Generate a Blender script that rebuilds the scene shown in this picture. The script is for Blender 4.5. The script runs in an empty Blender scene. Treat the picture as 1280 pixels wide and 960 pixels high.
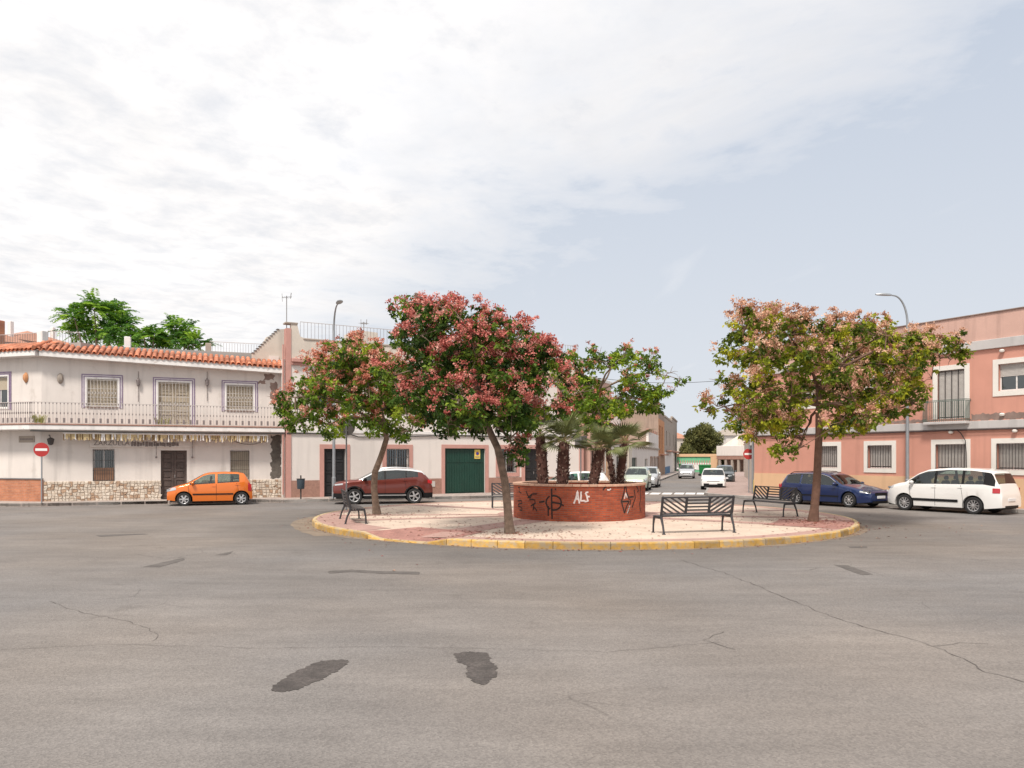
import bpy, math, random
import numpy as np
from mathutils import Vector, Matrix
random.seed(7)
rng = np.random.default_rng(11)
R = math.radians
SC = bpy.context.scene
COL = SC.collection

# ---------------------------------------------------------------- camera
EYE, HOR, FOC = 2.1, 572.0, 960.0       # eye height, horizon row and focal length (photo pixels)
cam_data = bpy.data.cameras.new('camera')
cam_data.sensor_width = 36.0
cam_data.lens = 36.0 * FOC / 1280.0
cam_data.shift_y = (HOR - 480.0) / 1280.0
cam_data.clip_start = 0.1
cam_data.clip_end = 3000.0
camera = bpy.data.objects.new('camera', cam_data)
COL.objects.link(camera)
camera.location = (0, 0, EYE)
camera.rotation_euler = (R(90), 0, 0)
SC.camera = camera

# ---------------------------------------------------------------- sky, sun, exposure
SUN_EL, SUN_AZ = R(56), R(200)           # azimuth clockwise from +Y: behind the camera, a little left
world = bpy.data.worlds.new('World')
SC.world = world
world.use_nodes = True
wn, wl = world.node_tree.nodes, world.node_tree.links
wn.clear()


def nd(nodes, typ, **kw):
    n = nodes.new(typ)
    for k, v in kw.items():
        if k.startswith('i_'):
            n.inputs[int(k[2:])].default_value = v
        else:
            setattr(n, k, v)
    return n


def build_world():
    out = nd(wn, 'ShaderNodeOutputWorld')
    bg = nd(wn, 'ShaderNodeBackground')
    bg.inputs['Strength'].default_value = 0.1
    sky = nd(wn, 'ShaderNodeTexSky', sky_type='NISHITA', sun_disc=False)
    sky.sun_elevation = SUN_EL
    sky.sun_rotation = SUN_AZ
    sky.dust_density = 3.0
    tc = nd(wn, 'ShaderNodeTexCoord')
    sep = nd(wn, 'ShaderNodeSeparateXYZ')
    wl.new(tc.outputs['Generated'], sep.inputs[0])

    def m(op, a, b=None, c=None, clamp=False):
        n = nd(wn, 'ShaderNodeMath', operation=op, use_clamp=clamp)
        for i, v in enumerate((a, b, c)):
            if v is None:
                continue
            if isinstance(v, (int, float)):
                n.inputs[i].default_value = v
            else:
                wl.new(v, n.inputs[i])
        return n.outputs[0]
    z = m('MAXIMUM', sep.outputs[2], 0.03)
    qx, qy = m('DIVIDE', sep.outputs[0], z), m('DIVIDE', sep.outputs[1], z)
    cmb = nd(wn, 'ShaderNodeCombineXYZ')
    wl.new(qx, cmb.inputs[0]); wl.new(qy, cmb.inputs[1])

    def noise(scale, detail, rough, off=(0, 0, 0), dist=0.0, stretch=(1, 1, 1)):
        mp = nd(wn, 'ShaderNodeMapping')
        mp.inputs['Location'].default_value = off
        mp.inputs['Scale'].default_value = stretch
        mp.inputs['Rotation'].default_value = (0, 0, R(28))
        wl.new(cmb.outputs[0], mp.inputs[0])
        n = nd(wn, 'ShaderNodeTexNoise')
        n.inputs['Scale'].default_value = scale
        n.inputs['Detail'].default_value = detail
        n.inputs['Roughness'].default_value = rough
        n.inputs['Distortion'].default_value = dist
        wl.new(mp.outputs[0], n.inputs['Vector'])
        return n.outputs[0]
    big = noise(0.9, 6, 0.62, (3.1, 1.7, 0), 0.4)
    fine = noise(4.6, 10, 0.62, (1.0, 5.0, 0), 0.15, (1, 0.8, 1))
    wisp = noise(1.3, 5, 0.5, (8.0, 2.0, 0), 0.3, (2.6, 0.5, 1))
    # the edge of the cloud sheet runs diagonally overhead
    s = m('ADD', qy, m('MULTIPLY', qx, 2.1))
    s = m('ADD', s, m('MULTIPLY', m('SUBTRACT', big, 0.5), 5.0))
    s = m('ADD', s, m('MULTIPLY', m('SUBTRACT', fine, 0.5), 3.0))
    cov = m('MULTIPLY_ADD', s, -0.45, 1.87, clamp=True)       # 1 inside the sheet
    tex = m('MULTIPLY_ADD', m('SUBTRACT', fine, 0.5), 2.3, 0.86, clamp=True)
    dens = m('MULTIPLY', cov, m('MULTIPLY_ADD', tex, 0.62, 0.38))
    wsp = m('MULTIPLY_ADD', m('SUBTRACT', wisp, 0.62), 2.2, 0.0, clamp=True)
    dens = m('MAXIMUM', dens, m('MULTIPLY', wsp, 0.45))
    # veil near the horizon
    hz = m('SUBTRACT', 1.0, m('MULTIPLY', z, 2.2), clamp=True)
    veil = nd(wn, 'ShaderNodeMixRGB')
    veil.inputs[0].default_value = 0.86
    veil.inputs[2].default_value = (5.5, 6.05, 6.95, 1)
    wl.new(sky.outputs[0], veil.inputs[1])
    hm = nd(wn, 'ShaderNodeMixRGB')
    hm.inputs[2].default_value = (6.9, 7.1, 7.4, 1)
    wl.new(m('MULTIPLY', hz, 0.75), hm.inputs[0])
    wl.new(veil.outputs[0], hm.inputs[1])
    # cloud colour: bright tops, slightly grey in the thick parts
    cc = nd(wn, 'ShaderNodeMixRGB')
    cc.inputs[1].default_value = (8.0, 7.85, 7.85, 1)
    cc.inputs[2].default_value = (9.7, 9.5, 9.4, 1)
    wl.new(m('ADD', m('MULTIPLY_ADD', m('SUBTRACT', big, 0.42), 2.2, 0.25), m('MULTIPLY', m('SUBTRACT', fine, 0.45), 1.1), clamp=True), cc.inputs[0])
    mix = nd(wn, 'ShaderNodeMixRGB')
    wl.new(dens, mix.inputs[0]); wl.new(hm.outputs[0], mix.inputs[1]); wl.new(cc.outputs[0], mix.inputs[2])
    wl.new(mix.outputs[0], bg.inputs[0])
    wl.new(bg.outputs[0], out.inputs[0])


build_world()
sun_data = bpy.data.lights.new('sun', 'SUN')
sun_data.energy = 3.5
sun_data.angle = R(11)
sun_data.color = (1.0, 0.92, 0.83)
sun = bpy.data.objects.new('sun', sun_data)
COL.objects.link(sun)
sd = Vector((math.cos(SUN_EL) * math.sin(SUN_AZ), math.cos(SUN_EL) * math.cos(SUN_AZ), math.sin(SUN_EL)))
sun.rotation_euler = (-sd).to_track_quat('-Z', 'Y').to_euler()
sun.location = (0, -10, 40)
vs = SC.view_settings
vs.view_transform = 'Standard'
vs.look = 'None'
vs.gamma = 1.0
vs.exposure = 0.22
vs.use_curve_mapping = False
SC.cycles.max_bounces = 6
SC.cycles.transparent_max_bounces = 12


# ---------------------------------------------------------------- measuring helpers
def gp(px, py, z=0.0):
    """point on the horizontal plane z seen at a photo pixel"""
    Y = (EYE - z) * FOC / (py - HOR)
    return Vector(((px - 640) / FOC * Y, Y, z))


def at(px, py, Y):
    return Vector(((px - 640) / FOC * Y, Y, EYE - (py - HOR) / FOC * Y))


class Fac:
    """a vertical facade from A to B (left to right); local x along, y into the house, z up"""
    def __init__(self, A, B):
        self.A, self.B = Vector(A), Vector(B)
        self.L = (self.B - self.A).length
        self.d = (self.B - self.A) / self.L
        self.rot = math.atan2(self.d.y, self.d.x)

    def shift(self, y):
        n = Vector((-self.d.y, self.d.x)) * y
        return Fac(self.A + n, self.B + n)

    def u(self, px):
        r = (px - 640) / FOC
        return (r * self.A.y - self.A.x) / (self.d.x - r * self.d.y)

    def z(self, px, py):
        return EYE - (py - HOR) / FOC * (self.A.y + self.u(px) * self.d.y)

    def rect(self, x0, y0, x1, y1):
        xm = (x0 + x1) / 2
        return [self.u(x0), self.u(x1), self.z(xm, y1), self.z(xm, y0)]   # u0,u1,z0,z1

    def world(self, u, y=0.0, z=0.0):
        n = Vector((-self.d.y, self.d.x))
        p = self.A + self.d * u + n * y
        return Vector((p.x, p.y, z))


# ---------------------------------------------------------------- mesh helpers
class MB:
    def __init__(self):
        self.v, self.f, self.m, self.uvq = [], [], [], []

    def add(self, vs_, fs_, mi=0):
        b = len(self.v)
        self.v.extend([tuple(p) for p in vs_])
        for f in fs_:
            self.f.append(tuple(i + b for i in f))
            self.m.append(mi)
        return self

    def box(self, x0, x1, y0, y1, z0, z1, mi=0, M=None):
        p = [(x0, y0, z0), (x1, y0, z0), (x1, y1, z0), (x0, y1, z0), (x0, y0, z1), (x1, y0, z1), (x1, y1, z1), (x0, y1, z1)]
        if M is not None:
            p = [M @ Vector(q) for q in p]
        return self.add(p, [(0, 3, 2, 1), (4, 5, 6, 7), (0, 1, 5, 4), (1, 2, 6, 5), (2, 3, 7, 6), (3, 0, 4, 7)], mi)

    def bbox(self, x0, x1, y0, y1, z0, z1, b=0.01, mi=0, M=None):
        """box with chamfered vertical and top edges"""
        b = min(b, (x1 - x0) * .45, (y1 - y0) * .45, (z1 - z0) * .45)
        rings = []
        for (i, z) in ((b, z0), (0, z0 + b), (0, z1 - b), (b, z1)):
            X0, X1, Y0, Y1 = x0 + i, x1 - i, y0 + i, y1 - i
            rings.append([(X0 + b, Y0, z), (X1 - b, Y0, z), (X1, Y0 + b, z), (X1, Y1 - b, z), (X1 - b, Y1, z), (X0 + b, Y1, z), (X0, Y1 - b, z), (X0, Y0 + b, z)])
        p = [q for r in rings for q in r]
        if M is not None:
            p = [M @ Vector(q) for q in p]
        fs = [tuple(range(7, -1, -1)), tuple(range(24, 32))]
        for k in range(3):
            for i in range(8):
                j = (i + 1) % 8
                fs.append((k * 8 + i, k * 8 + j, (k + 1) * 8 + j, (k + 1) * 8 + i))
        return self.add(p, fs, mi)

    def prism(self, poly, z0, z1, mi=0, M=None):
        """poly in xy (ccw), extruded in z"""
        n = len(poly)
        p = [(x, y, z0) for x, y in poly] + [(x, y, z1) for x, y in poly]
        if M is not None:
            p = [M @ Vector(q) for q in p]
        fs = [tuple(range(n - 1, -1, -1)), tuple(range(n, 2 * n))]
        for i in range(n):
            j = (i + 1) % n
            fs.append((i, j, n + j, n + i))
        return self.add(p, fs, mi)

    def prism_xz(self, poly, y0, y1, mi=0, M=None):
        """poly in xz, extruded along y"""
        n = len(poly)
        p = [(x, y0, z) for x, z in poly] + [(x, y1, z) for x, z in poly]
        if M is not None:
            p = [M @ Vector(q) for q in p]
        fs = [tuple(range(n)), tuple(range(2 * n - 1, n - 1, -1))]
        for i in range(n):
            j = (i + 1) % n
            fs.append((j, i, n + i, n + j))
        return self.add(p, fs, mi)

    def tube(self, pts, rad, n=8, mi=0, cap=True, M=None):
        pts = [Vector(p) for p in pts]
        if not isinstance(rad, (list, tuple)):
            rad = [rad] * len(pts)
        rings, up = [], None
        for i, p in enumerate(pts):
            t = (pts[min(i + 1, len(pts) - 1)] - pts[max(i - 1, 0)]).normalized()
            if up is None:
                up = Vector((0, 0, 1)) if abs(t.z) < .9 else Vector((1, 0, 0))
            a = t.cross(up).normalized()
            b = a.cross(t).normalized()
            up = b
            rings.append([p + (a * math.cos(2 * math.pi * k / n) + b * math.sin(2 * math.pi * k / n)) * rad[i] for k in range(n)])
        P = [q for r in rings for q in r]
        if M is not None:
            P = [M @ q for q in P]
        fs = []
        for k in range(len(pts) - 1):
            for i in range(n):
                j = (i + 1) % n
                fs.append((k * n + i, k * n + j, (k + 1) * n + j, (k + 1) * n + i))
        if cap:
            fs.append(tuple(range(n - 1, -1, -1)))
            fs.append(tuple(range((len(pts) - 1) * n, len(pts) * n)))
        return self.add(P, fs, mi)

    def lathe(self, prof, n=24, mi=0, M=None, close=True):
        """prof [(r,z)] about z"""
        P = []
        for r, z in prof:
            for k in range(n):
                a = 2 * math.pi * k / n
                P.append(Vector((r * math.cos(a), r * math.sin(a), z)))
        if M is not None:
            P = [M @ q for q in P]
        fs = []
        for k in range(len(prof) - 1):
            for i in range(n):
                j = (i + 1) % n
                fs.append((k * n + i, k * n + j, (k + 1) * n + j, (k + 1) * n + i))
        if close:
            fs.append(tuple(range(n - 1, -1, -1)))
            fs.append(tuple(range((len(prof) - 1) * n, len(prof) * n)))
        return self.add(P, fs, mi)

    def mesh(self, name, mats, smooth=None):
        me = bpy.data.meshes.new(name)
        me.from_pydata(self.v, [], self.f)
        if not isinstance(mats, (list, tuple)):
            mats = [mats]
        for x in mats:
            me.materials.append(x)
        if len(mats) > 1:
            me.polygons.foreach_set('material_index', self.m)
        me.update()
        if smooth is not None:
            me.shade_smooth()
            me.set_sharp_from_angle(angle=R(smooth))
        return me

    def build(self, name, mats, parent=None, frame=None, smooth=None):
        return link(name, self.mesh(name, mats, smooth), parent, frame)


def link(name, me, parent=None, frame=None):
    o = bpy.data.objects.new(name, me)
    COL.objects.link(o)
    if frame:
        o.location = frame[:3]
        o.rotation_euler = (0, 0, frame[3])
    if parent:
        o.parent = parent
    return o


def thing(name, label, cat, loc=(0, 0, 0), rz=0.0, group=None, kind=None):
    o = bpy.data.objects.new(name, None)
    COL.objects.link(o)
    o.empty_display_size = 0.3
    o.location = loc
    o.rotation_euler = (0, 0, rz)
    return tag(o, label, cat, group, kind)


def tag(o, label=None, cat=None, group=None, kind=None):
    for k, v in (('label', label), ('category', cat), ('group', group), ('kind', kind)):
        if v:
            o[k] = v
    return o


KIDS = {}


def copy_tree(o, parent=None):
    c = o.copy()
    COL.objects.link(c)
    if parent:
        c.parent = parent
    for ch in [x for x in COL.objects if x.parent == o]:
        copy_tree(ch, c)
    return c


# ---------------------------------------------------------------- materials
def mat(name, col, rough=0.8, var=0.12, vscale=1.5, bump=0.0, bscale=40.0, metal=0.0, dirt=None, streak=0.0, spec=None,
        rand=0.0, coat=0.0, grain=0.0, gscale=60.0):
    """plain coloured stuff with mottling, optional stains, streaks, grain, bump and per-object variation"""
    mt = bpy.data.materials.new(name)
    mt.use_nodes = True
    N, Lk = mt.node_tree.nodes, mt.node_tree.links
    b = N['Principled BSDF']
    b.inputs['Roughness'].default_value = rough
    b.inputs['Metallic'].default_value = metal
    if spec is not None:
        b.inputs['Specular IOR Level'].default_value = spec
    if coat:
        b.inputs['Coat Weight'].default_value = coat
        b.inputs['Coat Roughness'].default_value = 0.08
    tc = nd(N, 'ShaderNodeTexCoord')
    vec = tc.outputs['Object']
    n1 = nd(N, 'ShaderNodeTexNoise')
    n1.inputs['Scale'].default_value = vscale
    n1.inputs['Detail'].default_value = 6
    n1.inputs['Roughness'].default_value = 0.6
    Lk.new(vec, n1.inputs['Vector'])
    c0 = tuple(max(0, c * (1 - var)) for c in col[:3]) + (1,)
    c1 = tuple(min(1, c * (1 + var)) for c in col[:3]) + (1,)
    cr = nd(N, 'ShaderNodeValToRGB')
    cr.color_ramp.elements[0].position = 0.3
    cr.color_ramp.elements[1].position = 0.7
    cr.color_ramp.elements[0].color = c0
    cr.color_ramp.elements[1].color = c1
    Lk.new(n1.outputs[0], cr.inputs[0])
    out = cr.outputs[0]

    def mult(fac_out, dark, strength):
        nonlocal out
        mx = nd(N, 'ShaderNodeMixRGB', blend_type='MIX')
        mm = nd(N, 'ShaderNodeMath', operation='MULTIPLY', use_clamp=True)
        Lk.new(fac_out, mm.inputs[0])
        mm.inputs[1].default_value = strength
        Lk.new(mm.outputs[0], mx.inputs[0])
        Lk.new(out, mx.inputs[1])
        mx.inputs[2].default_value = tuple(dark[:3]) + (1,)
        out = mx.outputs[0]
    if grain:
        g = nd(N, 'ShaderNodeTexNoise')
        g.inputs['Scale'].default_value = gscale
        g.inputs['Detail'].default_value = 3
        Lk.new(vec, g.inputs['Vector'])
        gr = nd(N, 'ShaderNodeValToRGB')
        gr.color_ramp.elements[0].position = 0.42
        gr.color_ramp.elements[1].position = 0.58
        Lk.new(g.outputs[0], gr.inputs[0])
        mult(gr.outputs[0], tuple(c * 0.55 for c in col[:3]), grain)
    if streak:
        mp = nd(N, 'ShaderNodeMapping')
        mp.inputs['Scale'].default_value = (3.0, 3.0, 0.25)
        Lk.new(vec, mp.inputs[0])
        s = nd(N, 'ShaderNodeTexNoise')
        s.inputs['Scale'].default_value = 1.0
        s.inputs['Detail'].default_value = 5
        Lk.new(mp.outputs[0], s.inputs['Vector'])
        sr = nd(N, 'ShaderNodeValToRGB')
        sr.color_ramp.elements[0].position = 0.52
        sr.color_ramp.elements[1].position = 0.75
        Lk.new(s.outputs[0], sr.inputs[0])
        mult(sr.outputs[0], tuple(c * 0.55 for c in col[:3]), streak)
    if dirt:
        d = nd(N, 'ShaderNodeTexNoise')
        d.inputs['Scale'].default_value = dirt[0]
        d.inputs['Detail'].default_value = 9
        d.inputs['Roughness'].default_value = 0.7
        Lk.new(vec, d.inputs['Vector'])
        dr = nd(N, 'ShaderNodeValToRGB')
        dr.color_ramp.elements[0].position = dirt[1]
        dr.color_ramp.elements[1].position = dirt[1] + 0.12
        Lk.new(d.outputs[0], dr.inputs[0])
        mult(dr.outputs[0], dirt[2], dirt[3])
    if rand:
        oi = nd(N, 'ShaderNodeObjectInfo')
        hs = nd(N, 'ShaderNodeHueSaturation')
        mr = nd(N, 'ShaderNodeMapRange')
        mr.inputs['To Min'].default_value = 1 - rand
        mr.inputs['To Max'].default_value = 1 + rand
        Lk.new(oi.outputs['Random'], mr.inputs[0])
        Lk.new(mr.outputs[0], hs.inputs['Value'])
        Lk.new(out, hs.inputs['Color'])
        out = hs.outputs[0]
    Lk.new(out, b.inputs['Base Color'])
    if bump:
        bn = nd(N, 'ShaderNodeTexNoise')
        bn.inputs['Scale'].default_value = bscale
        bn.inputs['Detail'].default_value = 4
        Lk.new(vec, bn.inputs['Vector'])
        bp = nd(N, 'ShaderNodeBump')
        bp.inputs['Strength'].default_value = bump
        bp.inputs['Distance'].default_value = 0.02
        Lk.new(bn.outputs[0], bp.inputs['Height'])
        Lk.new(bp.outputs[0], b.inputs['Normal'])
    return mt


def glass_mat(name, tint=(.25, .32, .3), reflect=0.12):
    mt = bpy.data.materials.new(name)
    mt.use_nodes = True
    N, Lk = mt.node_tree.nodes, mt.node_tree.links
    N.clear()
    o = nd(N, 'ShaderNodeOutputMaterial')
    tr = nd(N, 'ShaderNodeBsdfTransparent')
    tr.inputs[0].default_value = tuple(tint) + (1,)
    gl = nd(N, 'ShaderNodeBsdfGlossy')
    gl.inputs['Roughness'].default_value = 0.03
    gl.inputs[0].default_value = (.9, .95, .95, 1)
    fr = nd(N, 'ShaderNodeFresnel')
    fr.inputs[0].default_value = 1.5
    ad = nd(N, 'ShaderNodeMath', operation='ADD', use_clamp=True)
    ad.inputs[1].default_value = reflect
    Lk.new(fr.outputs[0], ad.inputs[0])
    mx = nd(N, 'ShaderNodeMixShader')
    Lk.new(ad.outputs[0], mx.inputs[0]); Lk.new(tr.outputs[0], mx.inputs[1]); Lk.new(gl.outputs[0], mx.inputs[2])
    Lk.new(mx.outputs[0], o.inputs[0])
    return mt


def tint_mat(name, c0, c1, c2=None, rough=0.6, trans=0.25):
    """foliage or petals: colour picked per cluster from the mesh attribute 'tint'"""
    mt = bpy.data.materials.new(name)
    mt.use_nodes = True
    N, Lk = mt.node_tree.nodes, mt.node_tree.links
    b = N['Principled BSDF']
    b.inputs['Roughness'].default_value = rough
    b.inputs['Specular IOR Level'].default_value = 0.3
    a = nd(N, 'ShaderNodeAttribute', attribute_name='tint')
    cr = nd(N, 'ShaderNodeValToRGB')
    cr.color_ramp.elements[0].color = tuple(c0) + (1,)
    cr.color_ramp.elements[1].color = tuple(c1) + (1,)
    if c2:
        e = cr.color_ramp.elements.new(0.55)
        e.color = tuple(c2) + (1,)
    Lk.new(a.outputs['Fac'], cr.inputs[0])
    Lk.new(cr.outputs[0], b.inputs['Base Color'])
    tl = nd(N, 'ShaderNodeBsdfTranslucent')
    Lk.new(cr.outputs[0], tl.inputs[0])
    mx = nd(N, 'ShaderNodeMixShader')
    mx.inputs[0].default_value = trans
    Lk.new(b.outputs[0], mx.inputs[1]); Lk.new(tl.outputs[0], mx.inputs[2])
    Lk.new(mx.outputs[0], N['Material Output'].inputs[0])
    return mt


def brick_mat(name, c1, c2, mortar, bw=0.24, bh=0.065, mode='xz', ms=0.008, bump=0.3):
    mt = bpy.data.materials.new(name)
    mt.use_nodes = True
    N, Lk = mt.node_tree.nodes, mt.node_tree.links
    b = N['Principled BSDF']
    b.inputs['Roughness'].default_value = 0.85
    if mode == 'uv':
        tc = nd(N, 'ShaderNodeUVMap', uv_map='UVMap')
        src = tc.outputs[0]
    else:
        tc = nd(N, 'ShaderNodeTexCoord')
        sp = nd(N, 'ShaderNodeSeparateXYZ')
        cb = nd(N, 'ShaderNodeCombineXYZ')
        Lk.new(tc.outputs['Object'], sp.inputs[0])
        Lk.new(sp.outputs[0], cb.inputs[0])
        Lk.new(sp.outputs[2 if mode == 'xz' else 1], cb.inputs[1])
        src = cb.outputs[0]
    br = nd(N, 'ShaderNodeTexBrick')
    br.inputs['Color1'].default_value = tuple(c1) + (1,)
    br.inputs['Color2'].default_value = tuple(c2) + (1,)
    br.inputs['Mortar'].default_value = tuple(mortar) + (1,)
    br.inputs['Scale'].default_value = 1.0
    br.inputs['Mortar Size'].default_value = ms
    br.inputs['Mortar Smooth'].default_value = 0.3
    br.inputs['Brick Width'].default_value = bw
    br.inputs['Row Height'].default_value = bh
    Lk.new(src, br.inputs['Vector'])
    n = nd(N, 'ShaderNodeTexNoise')
    n.inputs['Scale'].default_value = 2.5
    n.inputs['Detail'].default_value = 8
    n.inputs['Roughness'].default_value = .7
    Lk.new(src, n.inputs['Vector'])
    mr = nd(N, 'ShaderNodeMapRange')
    mr.inputs['From Min'].default_value = .3
    mr.inputs['From Max'].default_value = .7
    mr.inputs['To Min'].default_value = .72
    mr.inputs['To Max'].default_value = 1.25
    Lk.new(n.outputs[0], mr.inputs[0])
    hs = nd(N, 'ShaderNodeHueSaturation')
    Lk.new(mr.outputs[0], hs.inputs['Value'])
    Lk.new(br.outputs[0], hs.inputs['Color'])
    Lk.new(hs.outputs[0], b.inputs['Base Color'])
    bp = nd(N, 'ShaderNodeBump', invert=True)
    bp.inputs['Strength'].default_value = bump
    bp.inputs['Distance'].default_value = .01
    Lk.new(br.outputs['Fac'], bp.inputs['Height'])
    Lk.new(bp.outputs[0], b.inputs['Normal'])
    return mt


ISL = Vector((2.25, 26.3, 0))
ISL_R = 8.8


def asphalt_mat():
    mt = bpy.data.materials.new('asphalt')
    mt.use_nodes = True
    N, Lk = mt.node_tree.nodes, mt.node_tree.links
    b = N['Principled BSDF']
    b.inputs['Roughness'].default_value = 0.88
    b.inputs['Specular IOR Level'].default_value = 0.25
    tc = nd(N, 'ShaderNodeTexCoord')
    vec = tc.outputs['Object']

    def noise(scale, det, rough=.6, mp=None):
        n = nd(N, 'ShaderNodeTexNoise')
        n.inputs['Scale'].default_value = scale
        n.inputs['Detail'].default_value = det
        n.inputs['Roughness'].default_value = rough
        if mp:
            m_ = nd(N, 'ShaderNodeMapping')
            m_.inputs['Scale'].default_value = mp
            Lk.new(vec, m_.inputs[0]); Lk.new(m_.outputs[0], n.inputs['Vector'])
        else:
            Lk.new(vec, n.inputs['Vector'])
        return n.outputs[0]

    def ramp(src, p0, p1, c0, c1):
        r = nd(N, 'ShaderNodeValToRGB')
        r.color_ramp.elements[0].position = p0; r.color_ramp.elements[1].position = p1
        r.color_ramp.elements[0].color = tuple(c0) + (1,); r.color_ramp.elements[1].color = tuple(c1) + (1,)
        Lk.new(src, r.inputs[0])
        return r.outputs[0]

    def mix(typ, fac, a, b_):
        x = nd(N, 'ShaderNodeMixRGB', blend_type=typ)
        if isinstance(fac, float):
            x.inputs[0].default_value = fac
        else:
            Lk.new(fac, x.inputs[0])
        Lk.new(a, x.inputs[1]); Lk.new(b_, x.inputs[2])
        return x.outputs[0]
    base = ramp(noise(.35, 5, .6), .3, .7, (.174, .159, .149), (.226, .207, .193))
    warm = ramp(noise(.13, 3, .5), .35, .65, (.95, .98, 1.02), (1.05, 1.0, .95))
    c = mix('MULTIPLY', 1.0, base, warm)
    swirl = ramp(noise(1.0, 6, .65, (.5, 2.2, 1)), .32, .7, (.86, .86, .86), (1.1, 1.1, 1.1))
    c = mix('MULTIPLY', .9, c, swirl)
    oil = ramp(noise(.8, 7, .7), .60, .72, (1, 1, 1), (.74, .73, .72))
    c = mix('MULTIPLY', .8, c, oil)
    vor = nd(N, 'ShaderNodeTexVoronoi')
    vor.inputs['Scale'].default_value = 55
    Lk.new(vec, vor.inputs['Vector'])
    agg = ramp(vor.outputs['Color'], .1, .9, (.70, .70, .70), (1.32, 1.32, 1.3))
    c = mix('MULTIPLY', .55, c, agg)
    spk = ramp(noise(130, 2), .62, .70, (1, 1, 1), (1.9, 1.85, 1.75))
    c = mix('MULTIPLY', .35, c, spk)
    # traffic wear: darker polished lanes circling the island
    ds = nd(N, 'ShaderNodeVectorMath', operation='DISTANCE')
    ds.inputs[1].default_value = (ISL.x, ISL.y, 0)
    Lk.new(vec, ds.inputs[0])
    ad = nd(N, 'ShaderNodeMath', operation='MULTIPLY_ADD')
    Lk.new(noise(.5, 3), ad.inputs[0]); ad.inputs[1].default_value = 2.2
    Lk.new(ds.outputs['Value'], ad.inputs[2])
    rr = nd(N, 'ShaderNodeValToRGB')
    els = rr.color_ramp.elements
    for p, v in ((0.0, 1.0), (.255, .80), (.30, .86), (.335, 1.0), (.40, .93), (.46, 1.02), (1.0, 1.0)):
        e = els.new(p) if p not in (0.0, 1.0) else (els[0] if p == 0 else els[-1])
        e.color = (v, v, v, 1)
    dv = nd(N, 'ShaderNodeMath', operation='DIVIDE')
    Lk.new(ad.outputs[0], dv.inputs[0]); dv.inputs[1].default_value = 40.0
    Lk.new(dv.outputs[0], rr.inputs[0])
    c = mix('MULTIPLY', .9, c, rr.outputs[0])
    # hairline cracking in a few areas
    v2 = nd(N, 'ShaderNodeTexVoronoi', feature='DISTANCE_TO_EDGE')
    v2.inputs['Scale'].default_value = .9
    mpn = nd(N, 'ShaderNodeMixRGB')
    mpn.inputs[0].default_value = .18
    nn = nd(N, 'ShaderNodeTexNoise'); nn.inputs['Scale'].default_value = 1.4; nn.inputs['Detail'].default_value = 6
    Lk.new(vec, nn.inputs['Vector']); Lk.new(vec, mpn.inputs[1]); Lk.new(nn.outputs['Color'], mpn.inputs[2])
    Lk.new(mpn.outputs[0], v2.inputs['Vector'])
    cr = ramp(v2.outputs[0], .0, .012, (.62, .62, .62), (1, 1, 1))
    msk = ramp(noise(.22, 4, .6), .56, .66, (0, 0, 0), (1, 1, 1))
    c = mix('MULTIPLY', msk, c, cr)
    Lk.new(c, b.inputs['Base Color'])
    bp = nd(N, 'ShaderNodeBump')
    bp.inputs['Strength'].default_value = .5
    bp.inputs['Distance'].default_value = .01
    Lk.new(vor.outputs['Distance'], bp.inputs['Height'])
    Lk.new(bp.outputs[0], b.inputs['Normal'])
    return mt


M = {}
M['asphalt'] = asphalt_mat()
M['patch'] = mat('tar_patch', (.085, .073, .067), .9, .4, 3.5, .6, 60, grain=.6, gscale=26)
M['scuff'] = mat('scuff', (.11, .098, .09), .9, .25, 4, .3, 60)
M['crack'] = mat('crack', (.115, .102, .094), .95, .3, 5)
M['dust'] = mat('gutter_dust', (.235, .185, .14), .95, .25, 1.8, .3, 50, grain=.4, gscale=40)
M['pave'] = brick_mat('pavement_tiles', (.42, .36, .32), (.36, .30, .27), (.24, .2, .18), .4, .4, 'xy', .012, .15)
M['pave_pink'] = brick_mat('pink_tiles', (.40, .30, .27), (.34, .25, .22), (.22, .17, .15), .4, .4, 'xy', .012, .15)
M['kerb'] = mat('kerb_concrete', (.32, .30, .28), .9, .2, 3, .3, 50, rand=.12)
M['kerb_yellow'] = mat('kerb_yellow_paint', (.47, .28, .07), .85, .22, 6, .4, 60, dirt=(5, .46, (.36, .29, .20), .85), rand=.3)
M['kerb_top'] = mat('kerb_top', (.50, .38, .21), .85, .2, 5, .3, 50, dirt=(3, .5, (.5, .42, .32), .5))
M['cream'] = mat('cream_paving', (.62, .50, .405), .9, .13, 1.2, .25, 70, grain=.22, gscale=28, dirt=(1.3, .56, (.40, .32, .25), .6))
M['band'] = mat('pink_band', (.44, .275, .235), .9, .14, 2, .25, 60, grain=.3, gscale=25)
M['redpave'] = brick_mat('red_paving', (.41, .205, .17), (.34, .165, .14), (.28, .16, .13), .2, .1, 'xy', .008, .15)
M['white_wall'] = mat('white_plaster', (.69, .64, .60), .9, .06, .8, .25, 35, dirt=(1.1, .58, (.47, .41, .36), .5), streak=.4)
M['white_wall2'] = mat('white_render', (.70, .65, .61), .9, .05, .6, .2, 40, streak=.22)
M['white_trim'] = mat('white_trim', (.76, .74, .72), .8, .07, 2, .15, 40, dirt=(2.6, .57, (.36, .31, .27), .75), streak=.4)
M['stain'] = mat('damp_stain', (.13, .115, .10), .95, .35, 6, .4, 40, dirt=(7, .60, (.4, .36, .32), .6))
M['cream_wall'] = mat('cream_render', (.60, .54, .47), .9, .08, 1, .2, 40, streak=.4)
M['pink'] = mat('pink_render', (.58, .285, .217), .9, .07, .7, .2, 35, streak=.3)
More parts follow.
